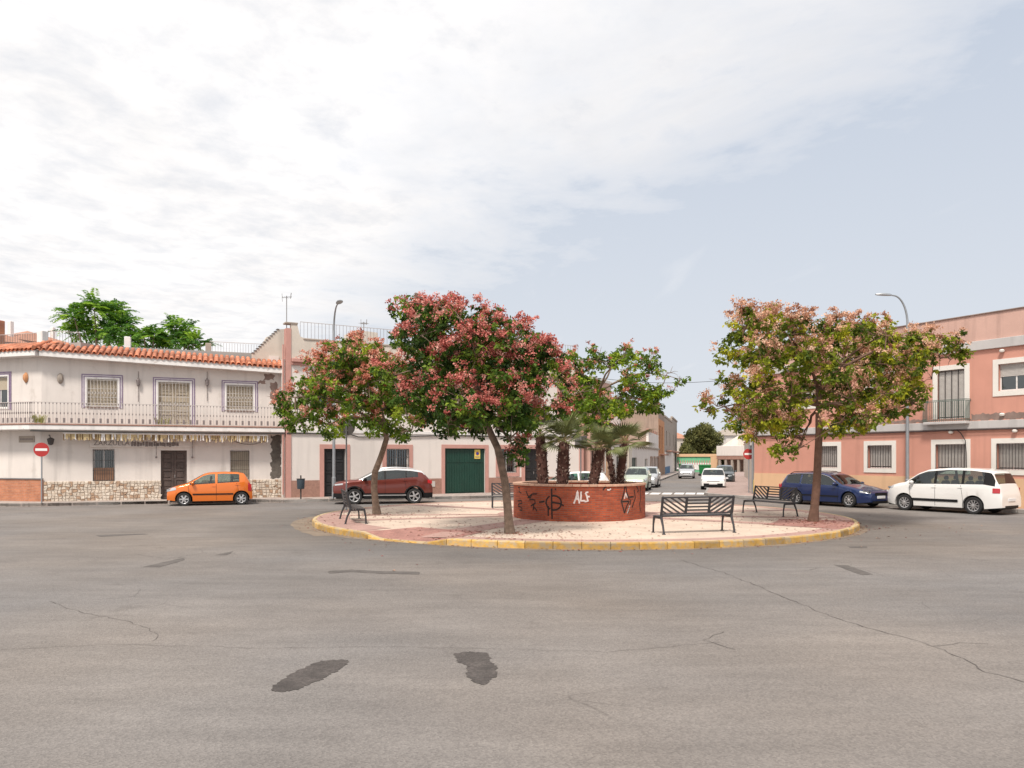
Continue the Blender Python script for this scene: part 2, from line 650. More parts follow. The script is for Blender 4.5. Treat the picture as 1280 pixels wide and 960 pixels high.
M['pink_faded'] = mat('faded_pink_render', (.56, .36, .30), .9, .09, .7, .2, 35, streak=.6)
M['tan'] = mat('tan_render', (.66, .44, .27), .9, .07, .9, .2, 40, streak=.2)
M['greyband'] = mat('grey_band', (.50, .48, .47), .85, .06, 1, .15, 40, streak=.5)
M['grime'] = mat('grime', (.25, .18, .155), .95, .3, 1.5, .2, 40)
M['frame_white'] = mat('cream_window_surround', (.74, .71, .66), .8, .04, 2, .1, 40, streak=.15)
M['frame_pink'] = mat('dusty_pink_trim', (.50, .27, .23), .8, .08, 2, .15, 40)
M['dado_brown'] = mat('brown_dado', (.35, .20, .155), .8, .16, 3, .2, 30, grain=.3, gscale=20)
M['brick_orange'] = brick_mat('orange_brick', (.50, .20, .10), (.42, .155, .08), (.38, .23, .17), .24, .07, 'xz', .01)
M['brick_planter'] = brick_mat('red_planter_brick', (.42, .085, .032), (.27, .05, .022), (.22, .10, .07), .24, .062, 'uv', .009, .5)
M['rim'] = mat('planter_rim', (.52, .32, .23), .85, .15, 3, .3, 40, rand=.1)
M['tile'] = mat('clay_tile', (.50, .17, .085), .85, .3, 5, .3, 40, dirt=(4, .52, (.26, .16, .12), .75), rand=.4)
M['tile_far'] = mat('far_tile', (.42, .21, .14), .9, .2, 3)
M['stone'] = mat('cladding_stone', (.62, .54, .45), .85, .25, 5.5, .3, 40, dirt=(7, .53, (.40, .29, .2), .6))
M['mortar'] = mat('mortar', (.55, .49, .43), .95, .1, 4, .3, 40)
M['wood_dark'] = mat('dark_wood', (.085, .06, .052), .65, .3, 4, .3, 30)
M['wood_brown'] = mat('brown_wood', (.28, .15, .09), .6, .2, 3, .2, 30)
M['green_metal'] = mat('green_metal', (.008, .046, .032), .45, .12, 2, .05, 20, streak=.25)
M['black'] = mat('black_paint', (.018, .018, .02), .5, .2, 4)
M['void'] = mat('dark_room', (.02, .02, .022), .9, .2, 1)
M['iron'] = mat('wrought_iron', (.06, .052, .05), .6, .2, 8)
M['iron_grey'] = mat('grey_iron', (.22, .21, .21), .5, .15, 6)
M['rail_white'] = mat('white_painted_iron', (.62, .58, .55), .6, .15, 8)
M['bench_metal'] = mat('bench_metal', (.045, .045, .05), .42, .15, 6, metal=.3)
M['bench_wood'] = mat('bench_slat', (.06, .056, .058), .45, .2, 6)
M['galv'] = mat('galvanised_steel', (.33, .35, .37), .45, .1, 3, metal=.5)
M['sign_back'] = mat('sign_back', (.17, .165, .165), .6, .15, 4)
M['red'] = mat('sign_red', (.42, .03, .028), .5, .06, 3)
M['white'] = mat('sign_white', (.8, .8, .78), .5, .04, 3)
M['blind'] = mat('beige_blind', (.50, .43, .33), .7, .08, 3, streak=.15)
M['blind_grey'] = mat('grey_blind', (.50, .47, .44), .6, .06, 3)
M['curtain'] = mat('pale_curtain', (.6, .6, .58), .8, .08, 3)
M['purple'] = mat('purple_tile', (.24, .18, .27), .6, .2, 9)
M['glass'] = glass_mat('window_glass', (.12, .14, .15), .10)
M['awning'] = mat('awning_cloth', (.55, .43, .24), .9, .2, 6)
M['awning_dark'] = mat('awning_stripe', (.20, .13, .06), .9, .25, 6)
M['cable'] = mat('cable', (.03, .028, .028), .7, .1, 3)
M['yellow'] = mat('yellow_sign', (.72, .56, .14), .6, .06, 3)
M['plate'] = mat('number_plate', (.72, .73, .74), .5, .05, 3)
M['bark'] = mat('bark', (.19, .135, .10), .95, .4, 7, 1.0, 16, dirt=(3, .55, (.11, .075, .055), .7))
M['bark_red'] = mat('reddish_bark', (.155, .088, .062), .95, .3, 6, .8, 22)
M['palm_trunk'] = mat('palm_fibre', (.085, .038, .028), .95, .35, 8, .8, 30)
M['palm_stub'] = mat('palm_stub', (.34, .25, .2), .9, .4, 11, .3, 30)
M['soil'] = mat('soil', (.13, .075, .05), .95, .3, 3, .5, 20)
M['tyre'] = mat('tyre_rubber', (.018, .018, .019), .75, .15, 5)
M['alloy'] = mat('alloy', (.62, .62, .63), .3, .05, 3, metal=.75)
M['plastic'] = mat('black_plastic', (.014, .014, .015), .55, .1, 5, spec=.2)
M['interior'] = mat('car_interior', (.05, .05, .052), .8, .1, 4)
M['lamp_glass'] = mat('lamp_glass', (.42, .44, .46), .12, .05, 20, coat=1)
M['tail_red'] = mat('tail_red', (.45, .012, .02), .15, .1, 20, coat=1)
M['roof_grey'] = mat('roof_membrane', (.35, .33, .31), .9, .1, 1)
M['green_bin'] = mat('green_plastic', (.01, .16, .04), .5, .1, 3)
M['mint'] = mat('mint_paint', (.16, .48, .27), .8, .1, 1.5, streak=.2)
M['spray_black'] = mat('black_spray', (.025, .014, .012), .8, .4, 9)
M['spray_white'] = mat('white_spray', (.66, .58, .55), .8, .2, 9)
M['bluewall'] = mat('blue_paint', (.08, .17, .30), .8, .1, 2)
M['orange_wall'] = mat('orange_render', (.52, .25, .12), .9, .08, 1, streak=.2)
M['brown_wall'] = mat('bare_brown_render', (.30, .22, .175), .95, .14, .6, .3, 30, streak=.6)
M['grey_wall'] = mat('grey_tan_render', (.36, .31, .265), .95, .1, .8, .2, 30, streak=.4)


# ================================================================ GROUND
def poly_sheet(name, pts, z, m_, kind='structure', parent=None, thick=0.0):
    mb = MB()
    if thick:
        mb.prism([(p[0], p[1]) for p in pts], z - thick, z)
    else:
        mb.add([(p[0], p[1], z) for p in pts], [tuple(range(len(pts)))])
    o = mb.build(name, m_, parent)
    if kind and not parent:
        o['kind'] = kind
    return o


def fill_poly(pts2d):
    from mathutils.geometry import tessellate_polygon
    return tessellate_polygon([[Vector((p[0], p[1], 0)) for p in pts2d]])


def blob_sheet(name, outline, z, m_, amp=.05, n=6):
    n, amp = n * 2, amp * .9
    """irregular outline between given points"""
    pts = []
    k = len(outline)
    ph = [random.uniform(0, 6.28) for _ in range(8)]
    q = 0
    for i in range(k):
        a, b = Vector(outline[i]), Vector(outline[(i + 1) % k])
        for j in range(n):
            p = a.lerp(b, j / n)
            w1 = sum(math.sin(q * f + ph[t]) for t, f in enumerate((.55, 1.1, 1.9, 2.6))) / 2.6
            w2 = sum(math.sin(q * f + ph[t + 4]) for t, f in enumerate((.47, 1.3, 1.7, 2.9))) / 2.6
            q += 1
            pts.append((p.x + w1 * amp, p.y + w2 * amp))
    mb = MB()
    tris = fill_poly(pts)
    mb.add([(p[0], p[1], z) for p in pts], [tuple(t) for t in tris])
    o = mb.build(name, m_)
    for p in o.data.polygons:
        if p.normal.z < 0:
            p.flip()
    o['kind'] = 'structure'
    return o


mb = MB()
mb.add([(-700, -60, 0), (700, -60, 0), (700, 1500, 0), (-700, 1500, 0)], [(0, 1, 2, 3)])
road = mb.build('road', M['asphalt'])
road['kind'] = 'structure'

# dark mended spots near the camera and small scuffs further off
blob_sheet('road_patch', [gp(338, 862)[:2], gp(352, 850)[:2], gp(372, 838)[:2], gp(402, 826)[:2], gp(434, 825)[:2], gp(436, 829)[:2], gp(416, 842)[:2], gp(398, 851)[:2], gp(372, 862)[:2], gp(350, 866)[:2]], .004, M['patch'], .022, 5)
blob_sheet('road_patch', [gp(566, 817)[:2], gp(584, 815)[:2], gp(609, 816)[:2], gp(613, 826)[:2], gp(622, 836)[:2], gp(620, 846)[:2], gp(604, 857)[:2], gp(590, 852)[:2], gp(582, 843)[:2], gp(586, 834)[:2], gp(572, 827)[:2]], .004, M['patch'], .022, 5)
for q in ([(178, 709), (230, 697), (231, 700), (200, 709)], [(268, 694), (292, 689), (284, 694)], [(1041, 706), (1060, 707), (1092, 718), (1078, 719)],
          [(1060, 683), (1083, 683), (1084, 685), (1064, 685)], [(410, 714), (440, 712), (470, 714), (524, 715), (524, 718), (470, 717), (440, 715), (412, 717)],
          [(120, 669), (180, 667), (185, 668), (125, 671)]):
    blob_sheet('road_scuff', [gp(*p)[:2] for p in q], .004, M['scuff'], .02, 4)


def crack(path, w=.012):
    pts = [gp(*p) for p in path]
    fine = []
    for a, b in zip(pts[:-1], pts[1:]):
        n = max(2, int((b - a).length / .12))
        for i in range(n):
            p = a.lerp(b, i / n)
            fine.append(p + Vector((random.uniform(-.03, .03), random.uniform(-.03, .03), 0)))
    fine.append(pts[-1])
    mb = MB()
    V_, F_ = [], []
    for i, p in enumerate(fine):
        t = (fine[min(i + 1, len(fine) - 1)] - fine[max(i - 1, 0)]).normalized()
        nn = Vector((-t.y, t.x, 0)) * w * random.uniform(.35, 1.1)
        V_ += [(p.x + nn.x, p.y + nn.y, .006), (p.x - nn.x, p.y - nn.y, .006)]
    for i in range(len(fine) - 1):
        F_.append((2 * i, 2 * i + 1, 2 * i + 3, 2 * i + 2))
    mb.add(V_, F_)
    o = mb.build('road_crack', M['crack'])
    o['kind'] = 'structure'


crack([(850, 700), (905, 716), (960, 738), (985, 748), (1020, 763), (1060, 778), (1100, 789), (1150, 803), (1180, 812), (1232, 840), (1280, 853)], .007)
crack([(1170, 808), (1200, 804), (1235, 805)], .006)
crack([(60, 752), (110, 768), (160, 776), (200, 793), (190, 802)], .005)
crack([(0, 812), (120, 806), (260, 808), (330, 811), (460, 808), (640, 812), (760, 815), (900, 803)], .004)
crack([(920, 812), (880, 800), (905, 790)], .005)

# zebra crossing at the mouth of the street
sdir = Vector((.2566, .9665))
for px in (804, 819, 834, 849, 863, 877, 890):
    c = gp(px, 617.0)
    t = Vector((.9665, -.2566))
    pts = [(c.x + sdir.x * a + t.x * b, c.y + sdir.y * a + t.y * b) for a, b in ((-1.1, -.27), (-1.1, .27), (1.1, .27), (1.1, -.27))]
    poly_sheet('zebra_stripe', pts, .004, M['white_trim'])

# ---------------------------------------------------------------- facades used below
HA, HB = Vector((-20.95, 34.2)), Vector((-11.28, 38.0))
F1 = Fac(HA, HB)
F0 = Fac((-28.62, 36.49), HA)
F2 = Fac((-10.97, 37.35), (4.26, 46.1))
F3 = Fac((4.75, 46.7), (8.43, 54.7))
SW = Fac((8.43, 54.7), (8.43 + .2566 * 68, 54.7 + .9665 * 68))
F5 = Fac((12.97, 41.1), (12.97 + .5016 * 22, 41.1 - .8651 * 22))


def kerb_line(path, mat_, parent, w=.15, h=.15, step=1.0):
    for a, b in zip(path[:-1], path[1:]):
        a, b = Vector(a), Vector(b)
        n = max(1, round((b - a).length / step))
        for i in range(n):
            p, q = a.lerp(b, i / n), a.lerp(b, (i + 1) / n)
            d = (q - p)
            L_ = d.length
            ang = math.atan2(d.y, d.x)
            key = (round(L_, 2), w, h)
            if key not in KIDS:
                KIDS[key] = MB().bbox(.004, L_ - .004, 0, w, 0, h + .004, .015).mesh('kerb_stone', mat_)
            link('kerb_stone', KIDS[key], parent, (p.x, p.y, 0, ang))


PZ = .15
lk = [(-34, 35.2), (-29.0, 34.4), (-24.2, 33.2), (-20.9, 32.7), (-12.0, 36.15), (-10.6, 35.6), (-3.9, 38.5), (1.4, 40.6), (4.0, 42.0), (6.4, 45.5), (9.4, 54.2), (26, 116)]
back = [(8.3 + 18, 122), (8.0, 60), (4, 50), (-12, 45), (-30, 45), (-36, 40)]
pave_l = poly_sheet('left_pavement', lk + back, PZ, M['pave'], thick=PZ + .05)
kerb_line(lk, M['kerb'], pave_l)
# right pavement: round the corner house
kf = [F5.world(u, -o)[:2] for u, o in ((20, -.0), (14.5, .55), (10.5, .75), (7.5, 1.15), (3.5, 1.5), (0.6, 1.7))]
kf = [F5.world(22, -.45)[:2]] + kf[1:]
cr_ = [(10.9, 42.0), (10.95, 43.2)]
st = [(11.9, 46.5), (11.9 + .2566 * 74, 46.5 + .9665 * 74)]
rk = kf + cr_ + st
pts = rk + [(st[1][0] + 8, st[1][1]), (16, 50)] + [(26.0, 32.0), (27, 22)]
pave_r = poly_sheet('right_pavement', pts, PZ, M['pave_pink'], thick=PZ + .05)
kerb_line([p for p in rk], M['kerb'], pave_r, w=.15)


# ================================================================ TRAFFIC ISLAND
RAMP0, RAMP1 = R(-131.5), R(-118.5)      # dropped kerb


def ramp_f(th):
    """1 in the dropped part, 0 elsewhere"""
    m_, hw = (RAMP0 + RAMP1) / 2, (RAMP1 - RAMP0) / 2
    d = abs((th - m_ + math.pi) % (2 * math.pi) - math.pi)
    return min(1, max(0, (hw + R(3.2) - d) / R(4.5)))


def isl_h(r, th):
    k = ramp_f(th) * min(1, max(0, (r - (ISL_R - 1.6)) / 1.5))
    return .16 + .012 * (1 - r / ISL_R) - k * .13


def isl_pt(r, th, dz=0):
    return (ISL.x + r * math.cos(th), ISL.y + r * math.sin(th), isl_h(r, th) + dz)


def ring_sheet(r0, r1, t0, t1, dz, nr=6, nt=None):
    nt = nt or max(3, int(abs(t1 - t0) / R(1.5)))
    V_, F_ = [], []
    for i in range(nr + 1):
        for j in range(nt + 1):
            V_.append(isl_pt(r0 + (r1 - r0) * i / nr, t0 + (t1 - t0) * j / nt, dz))
    for i in range(nr):
        for j in range(nt):
            a = i * (nt + 1) + j
            F_.append((a, a + nt + 1, a + nt + 2, a + 1))
    return V_, F_


isl = MB()
isl.add(*ring_sheet(0.01, ISL_R - .15, 0, 2 * math.pi, 0, 40, 240))
island = isl.build('traffic_island', M['cream'])
island['kind'] = 'structure'


def overlay(V_, F_, m_, name='paving_band'):
    o = MB().add(V_, F_).build(name, m_, island)
    return o


overlay(*ring_sheet(ISL_R - .62, ISL_R - .14, R(-118), R(228), .004, 3), M['band'])
overlay(*ring_sheet(ISL_R - 1.9, ISL_R - .14, R(-134.5), R(-115.0), .008, 12, 40), M['redpave'], 'red_paving')
overlay(*ring_sheet(ISL_R - 1.15, ISL_R - .14, R(-178), R(-136.5), .008, 4, 40), M['band'])
overlay(*ring_sheet(ISL_R - 2.3, ISL_R - .14, R(-40), R(-18), .008, 10, 30), M['redpave'], 'red_paving')


def straight_band(th, r0, r1, w, m_, dz=.006, n=20, skew=0):
    V_, F_ = [], []
    d = Vector((math.cos(th), math.sin(th)))
    nn = Vector((-d.y, d.x))
    for i in range(n + 1):
        r = r0 + (r1 - r0) * i / n
        for s in (-.5, .5):
            p = d * (r + skew * s) + nn * w * s
            rr, tt = p.length, math.atan2(p.y, p.x)
            V_.append(isl_pt(rr, tt, dz))
    for i in range(n):
        F_.append((2 * i, 2 * i + 2, 2 * i + 3, 2 * i + 1))
    overlay(V_, F_, m_)


for th, w in ((-121, .95), (-160, .5), (-176, .42), (-84 + 8, .0), (-36, .62), (-12, .55), (14, .5), (60, .6), (100, .6), (140, .6)):
    if w:
        straight_band(R(th), 2.2, ISL_R - .6, w, M['band'])
overlay(*ring_sheet(2.3, 2.75, 0, 2 * math.pi, .0085, 2, 90), M['band'])

# kerb stones
NK = 84
for i in range(NK):
    t0, t1 = 2 * math.pi * i / NK, 2 * math.pi * (i + 1) / NK
    tm = (t0 + t1) / 2
    g = .0007
    V_, F_ = [], []
    ns = 4
    prof = lambda h: [(ISL_R, 0.0), (ISL_R - .005, h - .03), (ISL_R - .03, h), (ISL_R - .14, h + .004), (ISL_R - .16, 0.0)]
    for k in range(ns + 1):
        t = t0 + g + (t1 - t0 - 2 * g) * k / ns
        h = .165 - .125 * ramp_f(t)
        V_ += [(ISL.x + r * math.cos(t), ISL.y + r * math.sin(t), z) for r, z in prof(h)]
    for k in range(ns):
        for j in range(4):
            a = k * 5 + j
            F_.append((a, a + 5, a + 6, a + 1))
    F_ += [(0, 1, 2, 3, 4), tuple(ns * 5 + q for q in (4, 3, 2, 1, 0))]
    mb = MB().add(V_, F_)
    mb.m = [0 if (j % 4) < 2 else 1 for j in range(ns * 4)] + [0, 0]
    o = mb.build('kerb_stone', [M['kerb_yellow'], M['kerb_top']], island)

# dusty gutter
V_, F_ = [], []
N_ = 240
for i in range(N_):
    t = 2 * math.pi * i / N_
    wv = .10 + .10 * math.sin(t * 5 + 1) ** 2 + random.uniform(0, .07)
    if abs(((t - R(192)) + math.pi) % (2 * math.pi) - math.pi) < R(26):
        wv += .45
    V_ += [(ISL.x + (ISL_R - .02) * math.cos(t), ISL.y + (ISL_R - .02) * math.sin(t), .003), (ISL.x + (ISL_R + wv) * math.cos(t), ISL.y + (ISL_R + wv) * math.sin(t), .003)]
for i in range(N_):
    j = (i + 1) % N_
    F_.append((2 * i, 2 * i + 1, 2 * j + 1, 2 * j))
o = MB().add(V_, F_).build('gutter_dust', M['dust'])
o['kind'] = 'structure'

# fallen leaves and petals
V_, F_, mm_ = [], [], []


def litter(x, y, z, s):
    a = random.uniform(0, 6.28)
    b = len(V_)
    tilt = random.uniform(-.5, .5)
    c, d = math.cos(a), math.sin(a)
    for lx, ly, lz in ((-1, 0, 0), (0, -.55, .25), (1, 0, 0.1), (0, .55, .35)):
        V_.append((x + s * (lx * c - ly * d), y + s * (lx * d + ly * c), z + .004 + abs(s * lz * (1 + tilt))))
    F_.append((b, b + 1, b + 2, b + 3))


TREE_SPOTS = [gp(471, 643, .16), gp(638, 667, .16), Vector((3.55, 31.6, .16)), gp(1017, 652, .16)]
for i in range(2600):
    if i % 5:
        tr = TREE_SPOTS[random.choice((0, 1, 1, 3, 3, 2))]
        rr = abs(random.gauss(0, 2.3))
        a = random.uniform(0, 6.28)
        x, y = tr.x + rr * math.cos(a), tr.y + rr * math.sin(a)
    else:
        a, rr = random.uniform(0, 6.28), ISL_R * math.sqrt(random.random())
        x, y = ISL.x + rr * math.cos(a), ISL.y + rr * math.sin(a)
    r_ = math.hypot(x - ISL.x, y - ISL.y)
    th = math.atan2(y - ISL.y, x - ISL.x)
    z = isl_h(r_, th) + .008 if r_ < ISL_R - .02 else .006
    if r_ > ISL_R + 1.0 and random.random() < .75:
        continue
    if r_ < 2.2:
        continue
    litter(x, y, z, random.choice((.02, .025, .03, .035, .05)))
for i in range(420):      # swept against the kerb
    t = random.uniform(0, 6.28)
    r_ = ISL_R + abs(random.gauss(.03, .12))
    litter(ISL.x + r_ * math.cos(t), ISL.y + r_ * math.sin(t), .006, random.choice((.018, .025, .035)))
me = bpy.data.meshes.new('fallen_leaves')
me.from_pydata(V_, [], F_)
for k in ('litter_brown', 'litter_red', 'litter_pale'):
    M[k] = mat(k, {'litter_brown': (.16, .075, .045), 'litter_red': (.30, .07, .055), 'litter_pale': (.40, .22, .14)}[k], .9, .2, 9)
    me.materials.append(M[k])
me.polygons.foreach_set('material_index', [random.choice((0, 0, 1, 1, 2)) for _ in F_])
tag(link('fallen_leaves', me), 'dry brown leaves and red petals scattered over the pale island paving', 'leaves', kind='stuff')

# ================================================================ BRICK PLANTER
PC = Vector((2.2, 25.25, 0))
PR, PH = 2.15, 1.12
pl = thing('planter', 'round red brick planter with graffiti in the middle of the traffic island', 'planter', (PC.x, PC.y, .165))
nseg = 96
V_, F_ = [], []
for i in range(nseg + 1):
    t = 2 * math.pi * i / nseg
    for z in (0, .35, .7, PH - .06):
        V_.append((PR * math.cos(t), PR * math.sin(t), z))
for i in range(nseg):
    for k in range(3):
        a = i * 4 + k
        F_.append((a, a + 4, a + 5, a + 1))
b0 = len(V_)
for i in range(nseg + 1):
    t = 2 * math.pi * i / nseg
    for z in (PH - .06, PH - .4):
        V_.append(((PR - .24) * math.cos(t), (PR - .24) * math.sin(t), z))
for i in range(nseg):
    a = b0 + i * 2
    F_.append((a, a + 2, a + 3, a + 1))
me = bpy.data.meshes.new('brick_wall')
me.from_pydata(V_, [], F_)
uv = me.uv_layers.new(name='UVMap')
for lp in me.loops:
    v = me.vertices[lp.vertex_index].co
    idx = lp.vertex_index
    i = idx // 4 if idx < b0 else (idx - b0) // 2
    uv.data[lp.index].uv = (2 * math.pi * i / nseg * PR, v.z)
me.materials.append(M['brick_planter'])
me.shade_smooth()
link('brick_wall', me, pl)
# coping: one course of bricks laid on edge, 54 pieces
NC = 54
for i in range(NC):
    t0, t1 = 2 * math.pi * i / NC + .003, 2 * math.pi * (i + 1) / NC - .003
    if i == 0:
        mb = MB()
        P = []
        for z in (PH - .06, PH - .004, PH):
            ins = .006 if z == PH else 0
            for k in range(4):
                t = (t0 - .003) + (t1 - t0) * k / 3
                P.append(((PR + .03 - ins) * math.cos(t), (PR + .03 - ins) * math.sin(t), z))
            for k in range(3, -1, -1):
                t = (t0 - .003) + (t1 - t0) * k / 3
                P.append(((PR - .27 + ins) * math.cos(t), (PR - .27 + ins) * math.sin(t), z))
        fs = [tuple(range(7, -1, -1)), tuple(range(16, 24))]
        for l in range(2):
            for k in range(8):
                j = (k + 1) % 8
                fs.append((l * 8 + k, l * 8 + j, (l + 1) * 8 + j, (l + 1) * 8 + k))
        cm = mb.add(P, fs).mesh('coping_brick', M['rim'])
    link('coping_brick', cm, pl, (0, 0, 0, 2 * math.pi * i / NC))
mb = MB()
mb.lathe([(0.01, PH - .14), (1.0, PH - .15), (PR - .22, PH - .18)], 48, close=False)
mb.build('soil', M['soil'], pl, smooth=60)


# graffiti: strokes hugging the wall
def stroke(mb, pts, w, jag=.0):
    """pts in photo pixels on the front of the planter"""
    q = []
    for px, py in pts:
        # ray-cylinder hit
        dx, dz = (px - 640) / FOC, -(py - HOR) / FOC
        ox, oy = -PC.x, -PC.y
        A_ = dx * dx + 1
        B_ = 2 * (dx * ox + oy)
        C_ = ox * ox + oy * oy - (PR + .004) ** 2
        D_ = max(B_ * B_ - 4 * A_ * C_, 0)
        t = (-B_ - math.sqrt(D_)) / (2 * A_)
        th = math.atan2(t - PC.y, dx * t - PC.x)
        q.append((th, EYE + dz * t - .165))
    fine = []
    for (a, za), (b, zb) in zip(q[:-1], q[1:]):
        n = max(2, int(math.hypot((b - a) * PR, zb - za) / .05))
        for i in range(n):
            f = i / n
            fine.append((a + (b - a) * f + random.uniform(-jag, jag) / PR, za + (zb - za) * f + random.uniform(-jag, jag)))
    fine.append(q[-1])
    V_, F_ = [], []
    for i, (a, z) in enumerate(fine):
        a0, z0 = fine[max(i - 1, 0)]
        a1, z1 = fine[min(i + 1, len(fine) - 1)]
        tx, tz = (a1 - a0) * PR, z1 - z0
        l = math.hypot(tx, tz) or 1
        nx, nz = -tz / l * w / 2, tx / l * w / 2
        rr = PR + .004
        for s in (1, -1):
            aa = a + s * nx / PR
            V_.append((rr * math.cos(aa), rr * math.sin(aa), z + s * nz))
    for i in range(len(fine) - 1):
        F_.append((2 * i, 2 * i + 1, 2 * i + 3, 2 * i + 2))
    mb.add(V_, F_)


def Z4(x, y, s=12.8, ox=640, oy=595):
    return ox + x / s, oy + y / s


def strokes(name, m_, lst, w, s=12.8, ox=640, oy=595, jag=.004):
    mb = MB()
    for l in lst:
        stroke(mb, [Z4(x, y, s, ox, oy) for x, y in l], w, jag)
    mb.build(name, m_, pl)


circ = [(670 + 120 * math.cos(a), 430 + 115 * math.sin(a)) for a in [R(x) for x in range(-110, 120, 20)]]
strokes('circle_graffiti', M['spray_black'], [circ, [(600, 320), (555, 370), (545, 430), (570, 500), (610, 530)], [(632, 200), (634, 400), (640, 690)], [(700, 200), (695, 225)],
        [(435, 420), (520, 405)], [(640, 425), (700, 430), (760, 440), (830, 475)], [(580, 480), (580, 640)]], .05)
strokes('scrawled_graffiti', M['spray_black'], [[(225, 240), (250, 310), (290, 345), (250, 350), (320, 290), (400, 285), (320, 290), (280, 380), (330, 375), (365, 385), (370, 440), (300, 480), (355, 440), (345, 500), (330, 560), (350, 500), (380, 530), (400, 565)]], .04)
strokes('scrawled_graffiti', M['spray_black'], [[(95, 190), (120, 180), (110, 250), (150, 275)]], .04)
strokes('scrawled_graffiti', M['spray_black'], [[(90, 400), (150, 390), (160, 440), (100, 450), (95, 480), (150, 500), (160, 550), (120, 540)]], .04)
strokes('white_graffiti', M['spray_white'], [[(990, 440), (1025, 350), (1048, 235), (1060, 340), (1080, 440)], [(1015, 370), (1070, 365)], [(1105, 250), (1102, 400), (1170, 395)],
        [(1175, 270), (1200, 330), (1215, 400), (1160, 410)], [(1195, 330), (1245, 330)], [(1178, 268), (1222, 258)]], .05)
strokes('diamond_graffiti', M['spray_black'], [[(610, 190), (585, 330), (545, 470), (600, 690)], [(625, 200), (650, 330), (690, 440)], [(545, 475), (690, 465), (640, 560), (600, 690)],
        [(690, 390), (770, 380)], [(720, 440), (660, 700)], [(780, 250), (800, 400), (740, 580)], [(820, 190), (860, 260), (840, 300)],
        [(905, 170), (890, 300), (900, 420), (880, 520), (895, 650)], [(205, 260), (235, 215), (270, 190)]], .045, 14.775, 740, 595)
strokes('small_white_graffiti', M['spray_white'], [[(600, 420), (620, 310), (650, 400)], [(280, 250), (320, 260), (350, 235)], [(650, 690), (700, 540)]], .04, 14.775, 740, 595)


# ================================================================ BENCHES
def make_bench():
    """local x along the seat, +y the side one sits on; origin between the feet"""
    root = thing('bench', '', 'bench')
    L2 = 1.04
    for s in (-1, 1):
        xo = s * (L2 - .035)
        mb = MB()
        # rear leg runs on into the back post
        mb.tube([(xo, -.30, 0), (xo, -.25, .2), (xo, -.16, .40), (xo, -.15, .50), (xo, -.20, .72), (xo, -.25, .96)], [.028, .026, .034, .034, .024, .018], 6)
        mb.tube([(xo, .30, 0), (xo, .29, .2), (xo, .25, .40), (xo, .18, .425)], [.026, .024, .032, .026], 6)
        mb.bbox(xo - .02, xo + .02, -.17, .27, .385, .43, .008)
        mb.bbox(xo - .035, xo + .035, -.34, -.25, 0, .02, .006)
        mb.bbox(xo - .035, xo + .035, .26, .35, 0, .02, .006)
        mb.build('leg_frame', M['bench_metal'], root, smooth=50)
    # back panel: posts, rails and three fields of slats
    tilt = Matrix.Translation((0, -.165, .50)) @ Matrix.Rotation(R(11), 4, 'X')
    H_ = .45
    mb = MB()
    for x0, x1 in ((-L2, -L2 + .06), (-.36, -.30), (.30, .36), (L2 - .06, L2)):
        mb.bbox(x0, x1, -.02, .02, 0, H_, .006, M=tilt)
    mb.bbox(-L2, L2, -.018, .018, H_ - .028, H_ + .004, .006, M=tilt)
    mb.bbox(-L2, L2, -.018, .018, -.004, .028, .006, M=tilt)
    mb.build('back_frame', M['bench_metal'], root)
    for k in range(4):
        z = .075 + k * .088
        MB().bbox(-.30, .30, -.012, .012, z, z + .045, .006, M=tilt).build('back_slat', M['bench_wood'], root)

    def clipped(x0, x1, sgn):
        w = .05
        for k in range(9):
            c = -.42 + k * .118
            # slat centre line z = c + sgn*(x-x0)*slope, clipped to the field
            sl = .62
            poly = []
            xs = [x0 + (x1 - x0) * i / 24 for i in range(25)]
            top, bot = [], []
            for x in xs:
                zc = c + sl * ((x - x0) if sgn > 0 else (x1 - x))
                z0, z1 = max(zc - w * .55, .026), min(zc + w * .55, H_ - .026)
                if z1 - z0 > .004:
                    top.append((x, z1)); bot.append((x, z0))
            if len(top) < 3:
                continue
            P, n = [], len(top)
            for y in (-.012, .012):
                P += [(x, y, z) for x, z in top] + [(x, y, z) for x, z in bot]
            fs = []
            for i in range(n - 1):
                fs += [(i, i + 1, n + i + 1, n + i), (2 * n + i + 1, 2 * n + i, 3 * n + i, 3 * n + i + 1),
                       (i + 1, i, 2 * n + i, 2 * n + i + 1), (n + i, n + i + 1, 3 * n + i + 1, 3 * n + i)]
            fs += [(0, n, 3 * n, 2 * n), (n - 1, 3 * n - 1, 4 * n - 1, 2 * n - 1)]
            MB().add([tilt @ Vector(p) for p in P], fs).build('back_slat', M['bench_wood'], root)
    clipped(-L2 + .06, -.36, -1)
    clipped(.36, L2 - .06, 1)
    for k in range(6):
        y = -.14 + k * .072
        MB().bbox(-L2, L2, y, y + .052, .43, .462 - (.008 if k == 5 else 0), .008).build('seat_slat', M['bench_wood'], root)
    return root


bench = make_bench()
G = 'dark metal benches on the traffic island'
spots = [((4.70, 19.85), 16, 'nearest dark bench seen from behind, facing the right side of the brick planter'),
         ((8.75, 26.1), -68 + 180, 'dark bench beside the trunk of the salmon tree, right of the planter'),
         ((-4.85, 23.35), -73, 'dark bench seen from its end near the left tip of the island'),
         ((.25, 29.6), 4 + 180, 'dark bench half hidden behind the left side of the brick planter')]
for i, (p, a, lab) in enumerate(spots):
    o = bench if i == 0 else copy_tree(bench)
    r_ = math.hypot(p[0] - ISL.x, p[1] - ISL.y)
    o.location = (p[0], p[1], isl_h(r_, -1.0))
    o.rotation_euler = (0, 0, R(a))
    tag(o, lab, 'bench', G)


